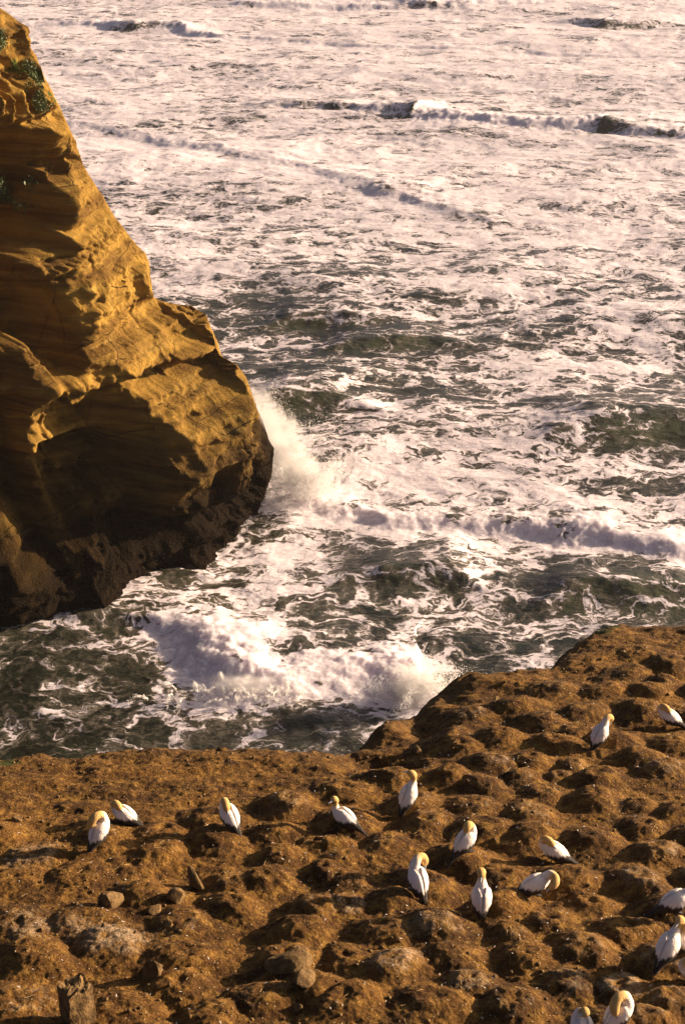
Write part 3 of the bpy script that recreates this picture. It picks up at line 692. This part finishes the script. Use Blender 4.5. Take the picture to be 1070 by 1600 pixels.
# ------------------------------------------------------------------ gannets
WHITE = np.array([0.90, 0.81, 0.74, 1]); BUFF = np.array([0.58, 0.355, 0.115, 1]); PALE_BUFF = np.array([0.74, 0.55, 0.30, 1]); BLACK = np.array([0.018, 0.015, 0.014, 1]); BLUEGREY = np.array([.33, .34, .36, 1])
def frames(pts, up0=(0, 0, 1)):
    T = np.gradient(pts, axis=0); T /= np.linalg.norm(T, axis=1, keepdims=True)
    U = np.array(up0, float); us = []
    for t in T:
        U = U - t * (U @ t); U /= np.linalg.norm(U) + 1e-9; us.append(U.copy())
    us = np.array(us); return T, us, np.cross(us, T)
def loft(path, n_s=44, n_r=22, up0=(0, 0, 1)):
    """path rows: x, y, z, half width, half height, colour index"""
    a = catmull(path, n_s); T, U, W = frames(a[:, :3], up0)
    th = np.linspace(0, 2 * np.pi, n_r, endpoint=False)
    V = a[:, None, :3] + np.cos(th)[None, :, None] * W[:, None] * np.maximum(a[:, 3], .002)[:, None, None] + np.sin(th)[None, :, None] * U[:, None] * np.maximum(a[:, 4], .002)[:, None, None]
    return V, a, (T, U, W)

def make_gannet(name, px, py, heading, pitch, pose, label, side=1, scale=1.22, foot_drop=0.0, wing_open=0.0, sit=False, seed=0):
    rnd = np.random.default_rng(seed + 5)
    g = ground_hit(px, py)
    ca, sa = math.cos(R(pitch)), math.sin(R(pitch))
    hz = 0.13 if sit else 0.17 + 0.10 * sa
    def B(a, u, y=0.0):      # along body axis, across (up), lateral
        return np.array([a * ca - u * sa, y, hz + a * sa + u * ca])
    body = [(-0.40, -.020, .022, .006), (-0.33, -.015, .045, .012), (-0.25, .0, .055, .030), (-0.17, .0, .095, .075), (-0.08, .0, .132, .120), (0.03, .0, .145, .138), (0.12, .005, .134, .128), (0.185, .018, .104, .104)]
    rows = [(*B(a, u), wd, ht) for a, u, wd, ht in body]
    s = side
    # neck and head: offsets as (along, up, lateral), radius
    P = {
        'upright': [(.235, .055, 0, .076), (.262, .115, 0, .058), (.272, .170, .006 * s, .054), (.278, .220, .012 * s, .068), (.284, .258, .036 * s, .066), (.284, .262, .082 * s, .038)],
        'ball': [(.24, .03, 0, .082), (.30, .045, 0, .062), (.352, .058, 0, .058), (.408, .085, .010 * s, .071), (.402, .142, .022 * s, .069), (.350, .178, .030 * s, .038)],
        'tall': [(.24, .03, 0, .082), (.30, .055, 0, .062), (.345, .085, 0, .058), (.390, .125, .010 * s, .069), (.402, .160, .050 * s, .066), (.398, .172, .098 * s, .038)],
        'back': [(.235, .055, 0, .078), (.262, .120, .0, .062), (.262, .180, .012 * s, .058), (.240, .238, .028 * s, .069), (.180, .250, .045 * s, .068), (.118, .215, .054 * s, .038)],
        'tuck': [(.230, .045, 0, .088), (.262, .100, .01 * s, .072), (.245, .155, .03 * s, .066), (.190, .178, .05 * s, .068), (.130, .168, .066 * s, .062), (.080, .150, .072 * s, .036)],
        'bow': [(.255, .040, 0, .082), (.325, .075, .0, .066), (.378, .060, .01 * s, .060), (.404, .000, .018 * s, .067), (.390, -.068, .022 * s, .064), (.355, -.110, .024 * s, .037)],
        'flank': [(.240, .055, 0, .084), (.305, .095, .035 * s, .070), (.340, .085, .105 * s, .063), (.312, .052, .172 * s, .068), (.245, .018, .195 * s, .065), (.192, -.008, .196 * s, .037)],
        'over': [(.235, .065, 0, .080), (.278, .145, .0, .067), (.262, .220, .010 * s, .062), (.200, .265, .03 * s, .067), (.115, .250, .060 * s, .068), (.052, .195, .085 * s, .060), (.025, .155, .095 * s, .036)],
    }[pose]
    for (a, u, y, r) in P: rows.append((*B(a, u, y), r, r * 1.0))
    n_body = len(body)
    # close the crown in front of the bill
    V, A, (T, U, W) = loft(rows, 60, 24)
    n_s, n_r = V.shape[:2]
    tpar = np.linspace(0, len(rows) - 1, n_s)
    col = np.zeros((n_s, n_r, 4))
    hd = sstep(n_body + 0.2, n_body + 2.0, tpar)[:, None, None]; tl = sstep(1.7, 0.9, tpar)[:, None, None]
    col[:] = WHITE; col = col * (1 - hd) + (PALE_BUFF * (1 - hd) + BUFF * hd) * hd; col = col * (1 - tl) + BLACK * tl
    # feather unevenness
    Vn = V.reshape(-1, 3) * 14
    bumpy = 1 + 0.035 * fbm3(Vn[:, 0] + seed, Vn[:, 1], Vn[:, 2], 3, 31 + seed).reshape(n_s, n_r)
    cen = A[:, None, :3]; V = cen + (V - cen) * bumpy[..., None]
    verts = np.concatenate([V.reshape(-1, 3), A[:1, :3], A[-1:, :3] + T[-1:] * 0.012]); Q = grid_quads(n_s, n_r, True)
    cols = np.concatenate([col.reshape(-1, 4), BLACK[None], BUFF[None]])
    me = bpy.data.meshes.new(name)
    faces = [tuple(q) for q in Q] + [(n_s * n_r, (j + 1) % n_r, j) for j in range(n_r)] + [(n_s * n_r + 1, (n_s - 1) * n_r + j, (n_s - 1) * n_r + (j + 1) % n_r) for j in range(n_r)]
    me.from_pydata((verts * scale).tolist(), [], faces); me.polygons.foreach_set('use_smooth', np.ones(len(faces), bool))
    at = me.attributes.new('col', 'FLOAT_COLOR', 'POINT'); at.data.foreach_set('color', cols.astype(np.float32).ravel())
    o = link(name, me, M_FEATHER); o.location = g; o.location.z -= foot_drop; o.rotation_euler = (rnd.uniform(-.04, .04), 0, R(heading))
    tag(o, label, 'gannet', 'gannets on the nesting ledge')
    # folded wings laid over the flanks
    for sd in (1, -1):
        ns, nv = 26, 10
        s_ = np.linspace(0, 1, ns); av = 0.185 - s_ * 0.72
        up_c = np.interp(av, [-.54, -.35, -.2, 0, .2], [-.035, -.012, .0, .0, .01])
        wr = np.interp(av, [-.535, -.38, -.25, -.17, -.07, .04, .13, .19], [.012, .036, .072, .108, .142, .154, .143, .115]) 
        hr = np.interp(av, [-.535, -.38, -.25, -.17, -.07, .04, .13, .19], [.010, .028, .058, .092, .132, .148, .138, .116])
        pv = np.zeros((ns, nv, 3)); cc = np.zeros((ns, nv, 4))
        for i in range(ns):
            ph0 = R(np.interp(s_[i], [0, .15, .5, 1], [60, 86, 88, 80])); ph1 = R(np.interp(s_[i], [0, .12, .35, .6, .8, 1], [30, -18, -34, -30, -14, 20]))
            for j in range(nv):
                f = j / (nv - 1); ph = ph0 + (ph1 - ph0) * f
                infl = 1.035 + 0.05 * math.sin(math.pi * min(1, s_[i] * 1.6)) + wing_open * f * (0.3 + s_[i]) * (1 if sd == side else 0)
                y = sd * math.cos(ph) * wr[i] * infl; u = up_c[i] + math.sin(ph) * hr[i] * infl
                pv[i, j] = B(av[i], u, y)
                # black flight feathers along the lower, trailing edge and the tip
                lim = np.interp(s_[i], [0, .15, .35, .5, .58], [1.2, .80, .58, .32, -.1])
                blk = 1.0 if f > lim else 0.0
                cc[i, j] = WHITE * (1 - blk) + BLACK * blk
        inner = pv.copy(); ctr = np.array([B(a, u) for a, u in zip(av, up_c)])[:, None]
        inner = ctr + (pv - ctr) * 0.90
        vv = np.concatenate([pv.reshape(-1, 3), inner.reshape(-1, 3)]) * scale
        q1 = grid_quads(ns, nv); q2 = q1[:, ::-1] + ns * nv
        rim = []
        loop = [i * nv for i in range(ns)] + [(ns - 1) * nv + j for j in range(1, nv)] + [i * nv + nv - 1 for i in range(ns - 2, -1, -1)] + [j for j in range(nv - 2, 0, -1)]
        for a_, b_ in zip(loop, loop[1:] + loop[:1]): rim.append((a_, b_, b_ + ns * nv, a_ + ns * nv))
        wm = mesh_quads('wing', vv, np.concatenate([q1, q2, np.array(rim)]), {'col': np.concatenate([cc.reshape(-1, 4)] * 2)})
        link('wing', wm, M_FEATHER, o)
    # bill and eyes
    hp, hdv = A[-1, :3], T[-1]
    bl = [(*(hp - hdv * .012), .026, .026), (*(hp + hdv * .020), .020, .021), (*(hp + hdv * .055), .012, .014), (*(hp + hdv * .095 - U[-1] * .004), .004, .005)]
    BV, _, _ = loft(bl, 10, 10, tuple(U[-1]))
    bm = mesh_quads('bill', BV.reshape(-1, 3) * scale, grid_quads(10, 10, True)); link('bill', bm, M_BILL, o)
    k = int(n_s * 0.965)
    for sd in (1, -1):
        c = A[k, :3] + W[k] * A[k, 3] * .9 * sd + U[k] * A[k, 4] * .35
        b2 = bmesh.new(); bmesh.ops.create_icosphere(b2, subdivisions=1, radius=.007 * scale, matrix=Matrix.Translation(c * scale)); em = bpy.data.meshes.new('eye'); b2.to_mesh(em); b2.free(); link('eye', em, M_DARK, o)
    # legs with webbed feet
    if not sit:
        for sd in (1, -1):
            hip = B(0.0, -.10, .045 * sd); ank = np.array([hip[0] + .015, .05 * sd, 0.015])
            LV, _, _ = loft([(*hip, .020, .020), (*(hip * .5 + ank * .5), .011, .011), (*ank, .010, .010)], 6, 8, (1, 0, 0))
            n0 = 48
            lf = [tuple(q) for q in grid_quads(6, 8, True)]
            ft = [ank + (-.02, 0, .006), ank + (.075, -.035, -.012), ank + (.088, 0, -.012), ank + (.07, .035, -.012), ank + (0, 0, .012), ank + (-.02, 0, -.016)]
            vs = np.concatenate([LV.reshape(-1, 3), np.array(ft)]) * scale
            lf += [(n0 + 4, n0 + 1, n0 + 2), (n0 + 4, n0 + 2, n0 + 3), (n0 + 4, n0 + 0, n0 + 1), (n0 + 4, n0 + 3, n0 + 0), (n0 + 5, n0 + 3, n0 + 2, n0 + 1), (n0 + 0, n0 + 3, n0 + 5), (n0 + 0, n0 + 5, n0 + 1)]
            lm = bpy.data.meshes.new('leg'); lm.from_pydata(vs.tolist(), [], lf); link('leg', lm, M_DARK, o)
    return o

GANNETS = [
    (156, 1318, 55, 42, 'over', 'gannet preening its back, leftmost of the colony, tail pointing to the lower left', 1, {}),
    (198, 1284, 150, 14, 'tuck', 'small sleeping gannet sitting low behind the leftmost preening one', 1, dict(sit=True)),
    (360, 1293, 128, 38, 'tuck', 'dozing gannet alone on a mound, tail to the lower right, left of centre', 1, {}),
    (540, 1288, 138, 10, 'upright', 'gannet sitting with raised buff head left of the upright one near the gully', 1, dict(sit=True)),
    (636, 1262, 55, 50, 'tall', 'upright gannet looking up by the dark gully at the edge', 1, {}),
    (934, 1164, 48, 46, 'bow', 'farthest standing gannet bowing its buff head to the right', -1, {}),
    (1046, 1134, 152, 22, 'tuck', 'sleeping gannet at the far right, highest in the picture', 1, {}),
    (725, 1333, 40, 36, 'back', 'gannet with head laid back, above the pair preening at centre right', -1, {}),
    (652, 1395, 118, 48, 'flank', 'gannet bowing its head to its right flank, left of the one seen from behind', -1, {}),
    (750, 1424, 92, 58, 'ball', 'upright gannet seen from behind with wings folded, standing at centre right', 1, {}),
    (832, 1398, 18, 16, 'flank', 'gannet crouching with head bent to its near flank, black wing tips to the left', -1, {}),
    (866, 1346, 160, 20, 'tuck', 'sleeping gannet with long black wing tips pointing right', 1, {}),
    (1050, 1424, 12, 22, 'bow', 'gannet bent forward at the right edge with black wing held out to the left', -1, dict(wing_open=.25)),
    (1040, 1500, 48, 38, 'ball', 'gannet with head turned over its shoulder in front of its mate at the right edge', -1, {}),
    (1076, 1490, 205, 30, 'upright', 'gannet half cut off by the right edge behind its mate', -1, {}),
    (1086, 1535, 185, 20, 'tuck', 'gannet almost wholly outside the right edge, only its breast showing', 1, {}),
    (962, 1606, 20, 48, 'over', 'large gannet twisting back to preen at the bottom right corner', -1, {}),
    (908, 1632, 120, 55, 'upright', 'gannet of which only the buff crown shows at the bottom edge', 1, {}),
]
MOUND_OF = ['leftmost gannet, which preens its back', 'small sleeping gannet at the far left', 'dozing gannet alone left of centre', 'sitting gannet left of the dark gully', 'upright gannet by the dark gully',
            'farthest standing gannet with bowed head', 'sleeping gannet highest in the picture', 'gannet above the pair at centre right', 'gannet bowing its head to its flank', 'upright gannet seen from behind',
            'crouching gannet at centre right', 'sleeping gannet with long black wing tips', 'gannet bent forward at the right edge', 'gannet in front of its mate at the right edge', '', '', '', '']
for i, (px, py, hd, pt, ps, lb, sd_, kw) in enumerate(GANNETS):
    g = make_gannet('gannet', px, py, hd, pt, ps, lb, sd_, seed=i, **kw)
    if py < 1600 and px < 1060:
        near = min(MOUND_OBJ, key=lambda m: math.hypot(MC[m][0] - g.location.x, MC[m][1] - g.location.y))
        MOUND_OBJ[near]['label'] = 'nest mound under the ' + MOUND_OF[i]

# ------------------------------------------------------------------ stones
def rock_mesh(name, size, seed, sub=3, cut=7, jag=0.10):
    r = np.random.default_rng(seed)
    bm = bmesh.new(); bmesh.ops.create_icosphere(bm, subdivisions=sub, radius=1.0)
    V = np.array([v.co[:] for v in bm.verts])
    for _ in range(cut):
        n = r.normal(size=3); n /= np.linalg.norm(n); dd = r.uniform(0.45, 0.8)
        over = np.clip(V @ n - dd, 0, None); V = V - over[:, None] * n
    V = V * (1 + jag * fbm3(V[:, 0] * 2.2 + seed, V[:, 1] * 2.2, V[:, 2] * 2.2, 4, seed)[:, None]) * np.array(size)
    for v, c in zip(bm.verts, V): v.co = c
    me = bpy.data.meshes.new(name); bm.to_mesh(me); bm.free()
    return me
STONES = [
    (175, 1415, (.17, .14, .20), 3, (0, .1, .3), 'angular grey brown stone with one sunlit face among the left mounds'),
    (275, 1408, (.13, .12, .15), 7, (.2, 0, .9), 'dark rounded stone below the long slanting slab'),
    (242, 1424, (.11, .09, .06), 9, (.3, .1, .5), 'small flat pale stone left of the dark rounded one'),
    (308, 1384, (.26, .10, .14), 12, (0, .55, -.9), 'long slanting slab of rock leaning on a mound'),
    (241, 1523, (.14, .12, .18), 15, (0, .2, .4), 'pointed stone on a mound above the bottom left block'),
    (28, 1284, (.10, .08, .08), 18, (0, 0, .4), 'small stone on the flat ground at the left edge'),
    (452, 1506, (.30, .22, .10), 21, (.1, -.1, .2), 'low dark slab sunk in a mound left of centre at the bottom'),
    (478, 1532, (.18, .12, .09), 24, (0, .1, 1.1), 'rounded pale stone just below the sunken slab'),
    (463, 1580, (.10, .09, .10), 27, (0, 0, .7), 'little stone near the bottom edge left of centre'),
    (650, 1178, (.10, .10, .13), 30, (0, .2, .2), 'small upright stone in the dark gully near the edge'),
    (775, 1094, (.07, .06, .06), 33, (0, 0, .3), 'small yellow stone on the slope near the far edge'),
    (262, 1446, (.08, .07, .06), 36, (0, 0, .3), 'pebble sized stone between two left mounds'),
]
for (px, py, sz, sdv, rot, lb) in STONES:
    sz = tuple(1.45 * v for v in sz); p = ground_hit(px, py); o = link('stone', rock_mesh('stone', sz, sdv), M_STONE); o.location = p; o.location.z += sz[2] * 0.35; o.rotation_euler = rot
    tag(o, lb, 'stone', 'loose stones on the ledge')
# squared block at the lower left
def block():
    bm = bmesh.new(); bmesh.ops.create_cube(bm, size=1.0); bmesh.ops.subdivide_edges(bm, edges=bm.edges[:], cuts=11, use_grid_fill=True)
    V = np.array([v.co[:] for v in bm.verts]) * np.array([.42, .42, .95])
    n = fbm3(V[:, 0] * 7, V[:, 1] * 7, V[:, 2] * 7, 4, 3); n2 = fbm3(V[:, 0] * 3 + 9, V[:, 1] * 3, V[:, 2] * 3, 2, 8)
    V = V * (1 + 0.10 * n[:, None]) + 0.05 * n2[:, None] * np.array([1, -1, .3])
    topm = V[:, 2] > .40; V[topm, 2] += 0.10 * fbm3(V[topm, 0] * 9, V[topm, 1] * 9, V[topm, 2], 3, 5)
    for v, c in zip(bm.verts, V): v.co = c
    me = bpy.data.meshes.new('rock_block'); bm.to_mesh(me); bm.free()
    p = ground_hit(122, 1600); o = link('rock_block', me, M_STONE); o.location = p + np.array([0, 0.05, 0.30]); o.rotation_euler = (0, 0, R(38))
    tag(o, 'squat square edged rock block with dark left face at the bottom left', 'rock')
block()

# ------------------------------------------------------------------ gravel and straw
def scatter_pebbles():
    base = [rock_mesh('pebble_shape', (1, 1, .7), 60 + i, 1, 4, .15) for i in range(4)]
    shapes = []
    for b in base:
        v = np.zeros(len(b.vertices) * 3); b.vertices.foreach_get('co', v); f = np.zeros(len(b.loops), int); b.loops.foreach_get('vertex_index', f); shapes.append((v.reshape(-1, 3)[:, :], f.reshape(-1, 3)))
        bpy.data.meshes.remove(b)
    n = 6500
    Y = 16 + 26 * RNG.random(n) ** 1.3; X = (RNG.random(n) - .5) * 0.62 * (Y + 8)
    Z, own, share, d, *_ = ledge_field(X, Y)
    clump = fbm(X / 1.4, Y / 1.4, 2, 120)
    ok = (d > .2) & (clump + RNG.normal(0, .25, n) > -0.05) & (share < 0.26)
    X, Y, Z = X[ok], Y[ok], Z[ok]; vs, fs, o = [], [], 0
    for x, y, z in zip(X, Y, Z):
        v, f = shapes[RNG.integers(4)]; s = 0.012 + 0.045 * RNG.random() ** 4; a = RNG.random() * 6.28
        rv = v @ np.array([[math.cos(a), -math.sin(a), 0], [math.sin(a), math.cos(a), 0], [0, 0, 1]]) * s + (x, y, z + s * .3)
        vs.append(rv); fs.append(f + o); o += len(v)
    me = mesh_quads('gravel', np.concatenate(vs), np.concatenate(fs), None, False)
    tag(link('gravel', me, M_STONE), 'loose gravel and crumbs of earth scattered between the mounds', 'gravel', None, 'stuff')
scatter_pebbles()
def scatter_straw():
    vs, fs, o = [], [], 0
    for _ in range(700):
        i = RNG.integers(NM); r = abs(RNG.normal(0, .45)); a = RNG.random() * 6.28
        x, y = MC[i] + r * np.array([math.cos(a), math.sin(a)])
        if y > np.interp(x, EDGE[:, 0], EDGE[:, 1]) - .4: continue
        L = RNG.uniform(.05, .16); b = RNG.random() * 6.28; dx, dy = math.cos(b) * L / 2, math.sin(b) * L / 2; wd = .0035
        P = np.array([(x - dx, y - dy), (x, y), (x + dx, y + dy)]); vs.append(P)
    P = np.concatenate(vs); Z = ledge_field(P[:, 0], P[:, 1])[0] + 0.012 + 0.015 * RNG.random(len(P))
    P3 = np.column_stack([P, Z]); out = []; fs = []; k = 0
    for q in P3.reshape(-1, 3, 3):
        d = q[2] - q[0]; n = np.array([-d[1], d[0], 0]); n = n / (np.linalg.norm(n) + 1e-9) * .004
        for c in q: out += [c - n, c + n, c + (0, 0, .006)]
        for s in (0, 3):
            for a, b in ((0, 1), (1, 2), (2, 0)): fs.append((k + s + a, k + s + b, k + s + 3 + b, k + s + 3 + a))
        k += 9
    me = mesh_quads('straw', np.array(out), np.array(fs), None, False)
    tag(link('straw', me, M_STRAW), 'dry straw and twigs strewn round the nest mounds', 'straw', None, 'stuff')
scatter_straw()

def scatter_feathers():
    n = 900; i = RNG.integers(0, NM, n); r = 0.25 + np.abs(RNG.normal(0, .35, n)); a = RNG.random(n) * 6.28
    X = MC[i, 0] + r * np.cos(a); Y = MC[i, 1] + r * np.sin(a)
    Z, own, share, d, *_ = ledge_field(X, Y); ok = d > .6; X, Y, Z = X[ok], Y[ok], Z[ok]; vs, fs = [], []
    for k, (x, y, z) in enumerate(zip(X, Y, Z)):
        b = RNG.random() * 6.28; L = RNG.uniform(.015, .045); w_ = L * .3; c, s_ = math.cos(b), math.sin(b)
        vs += [(x - c * L, y - s_ * L, z + .008), (x - s_ * w_, y + c * w_, z + .014), (x + c * L, y + s_ * L, z + .02), (x + s_ * w_, y - c * w_, z + .012)]; fs.append((4 * k, 4 * k + 1, 4 * k + 2, 4 * k + 3))
    tag(link('feathers', mesh_quads('feathers', np.array(vs), np.array(fs), None, False), M_DOWN), 'small white moulted feathers strewn between the mounds', 'feathers', None, 'stuff')
M_DOWN = mat_plain('white_down', (.62, .55, .47), .8, .15)
scatter_feathers()

# ------------------------------------------------------------------ shrubs on the stack
def shrub(px, py, rad, label, n=900, squash=.8):
    p = stack_point(px, py); root = bpy.data.objects.new('shrub', None); COL.objects.link(root); root.location = p
    tag(root, label, 'shrub', 'shrubs clinging to the sea stack')
    r = np.random.default_rng(int(px * 7 + py))
    cl = r.normal(size=(16, 3)) * .48; V, F = [], []
    for i in range(n):
        c = cl[r.integers(16)] + r.normal(size=3) * .17; c = c * rad * np.array([1, 1, squash]) + (-rad * .05, -rad * .25, rad * .1)
        a = r.normal(size=3); a /= np.linalg.norm(a); b = np.cross(a, r.normal(size=3)); b /= np.linalg.norm(b); L = rad * r.uniform(.07, .13); wd = L * .45
        k = len(V); V += [c - a * L, c + b * wd, c + a * L, c - b * wd]; F.append((k, k + 1, k + 2, k + 3))
    link('foliage', mesh_quads('foliage', np.array(V), np.array(F), None, False), M_LEAF, root)
    sv = []
    for i in range(5):
        e = cl[i] * rad * .8; v, _, _ = loft([(0, 0, -.2 * rad, .05 * rad, .05 * rad), (*(e * .5), .035 * rad, .035 * rad), (*e, .012 * rad, .012 * rad)], 5, 6, (1, 0, .1)); sv.append(v.reshape(-1, 3))
    q = grid_quads(5, 6, True); link('stem', mesh_quads('stem', np.concatenate(sv), np.concatenate([q + 30 * i for i in range(5)])), M_STEM, root)
shrub(10, 298, 1.7, 'dark green shrub growing in the shaded hollow of the stack')
shrub(3, 62, 1.0, 'green shrub near the top of the stack at the left edge')
shrub(46, 106, .8, 'upper green shrub on the right shoulder of the stack', 700, .55)
shrub(58, 132, .8, 'middle green shrub spilling down the right shoulder of the stack', 700, 1.0)
shrub(68, 162, .75, 'lowest dark green shrub hanging on the right shoulder of the stack', 700, .9)

# ------------------------------------------------------------------ spray thrown up by breaking waves
def mat_spray(name, dens, scale):
    t = NT(name); t.t.nodes.remove(t.b)
    v = t.n('ShaderNodeVolumePrincipled'); v.inputs['Color'].default_value = (.97, .95, .93, 1); v.inputs['Anisotropy'].default_value = 0.35
    tc = t.n('ShaderNodeTexCoord').outputs['Object']
    ln = t.n('ShaderNodeVectorMath', operation='LENGTH'); t.l(tc, ln.inputs[0])
    n, _ = t.noise(tc, scale, 5, 0.65)
    f = t.ramp(t.math('ADD', ln.outputs['Value'], t.math('MULTIPLY', t.math('SUBTRACT', n, 0.5), 2.6)), 0.15, 0.80, 1, 0)
    f = t.math('MULTIPLY', f, t.ramp(ln.outputs['Value'], 0.55, 0.99, 1, 0))
    t.l(t.math('MULTIPLY', f, dens), v.inputs['Density']); t.l(v.outputs[0], t.out.inputs['Volume'])
    return t.m
M_SPRAY = mat_spray('spray_mist', 1.15, 3.2)
M_DROP = mat_plain('water_droplets', (.86, .82, .79), .4, .05)
def spray(px, py, label, mists, jets, ndrop, reach, seed):
    """mists: (offset, radii, tilt); jets: drops flung along ballistic arcs leaning towards 'reach'"""
    base = sea_at(px, py)
    root = bpy.data.objects.new('sea_spray', None); COL.objects.link(root); root.location = base
    tag(root, label, 'spray', None, 'stuff')
    for off, rad, tilt in mists:
        bm = bmesh.new(); bmesh.ops.create_icosphere(bm, subdivisions=3, radius=1.0); me = bpy.data.meshes.new('mist'); bm.to_mesh(me); bm.free()
        m = link('mist', me, M_SPRAY, root); m.location = off; m.scale = rad; m.rotation_euler = (0, R(tilt), 0)
    r = np.random.default_rng(seed); vs = []; fs = []
    tet = np.array([(1, 1, 1), (-1, -1, 1), (-1, 1, -1), (1, -1, -1)], float); tf = np.array([(0, 1, 2), (0, 3, 1), (0, 2, 3), (1, 3, 2)])
    i = 0
    for j in range(jets):
        o0 = r.normal(size=3) * np.array([reach[3], reach[4], .3]); o0[2] = abs(o0[2]) - .2
        vel = np.array([reach[0] + r.normal() * .5, reach[1] + r.normal() * .35, 1.0 + abs(r.normal()) * .35]); vel *= reach[2] * r.uniform(.45, 1.0)
        for _ in range(ndrop // jets):
            t = r.random() ** .8 * 1.25; sp = .10 + .32 * t
            g = o0 + vel * t - np.array([0, 0, .62 * np.linalg.norm(vel)]) * t * t + r.normal(size=3) * sp * (reach[2] * .13)
            s_ = (.010 + .028 * r.random() ** 3) * (1.25 - .6 * t); vs.append(tet * s_ + g); fs.append(tf + 4 * i); i += 1
    d = link('droplets', mesh_quads('droplets', np.concatenate(vs), np.concatenate(fs), None, False), M_DROP, root); d['kind'] = 'stuff'
spray(462, 778, 'bright burst of spray where a wave hits the stack', [((-.4, .5, 2.8), (3.0, 2.4, 3.8), -18), ((1.6, 0, 1.4), (3.4, 2.4, 2.2), 0), ((-2.2, 1.5, 5.5), (2.0, 2.2, 4.0), -24)], 60, 26000, (.12, 0, 8.0, 1.5, 1.2), 5)
spray(428, 700, 'tall veil of spray behind the nose of the stack', [((-.6, 0, 3.0), (2.2, 2.6, 4.8), -26), ((.8, 0, 1.5), (2.6, 2.4, 2.4), 0)], 36, 12000, (-.25, 0, 9.0, 1.2, 1.2), 6)
spray(642, 1100, 'white splash thrown up at the foot of the nesting ledge', [((.2, 0, 1.6), (2.2, 1.6, 2.4), 10)], 52, 22000, (.25, .1, 5.0, 1.0, .7), 7)
spray(385, 1085, 'spray along the crest breaking in the cove', [((0, 0, .9), (3.8, 1.0, 1.0), 0)], 46, 9000, (-.1, -.3, 2.0, 2.4, .6), 8)

# ------------------------------------------------------------------ sea haze
def haze():
    bm = bmesh.new(); bmesh.ops.create_cube(bm, size=1.0); me = bpy.data.meshes.new('haze'); bm.to_mesh(me); bm.free()
    t = NT('sea_haze'); t.t.nodes.remove(t.b); v = t.n('ShaderNodeVolumePrincipled'); v.inputs['Color'].default_value = (.95, .90, .89, 1); v.inputs['Density'].default_value = 0.00007; v.inputs['Anisotropy'].default_value = 0.4
    t.l(v.outputs[0], t.out.inputs['Volume'])
    o = link('haze', me, t.m); o.scale = (24000, 31000, 66); o.location = (0, 15000, 30)
    tag(o, 'thin salt haze hanging over the sea', 'haze', None, 'stuff')
haze()
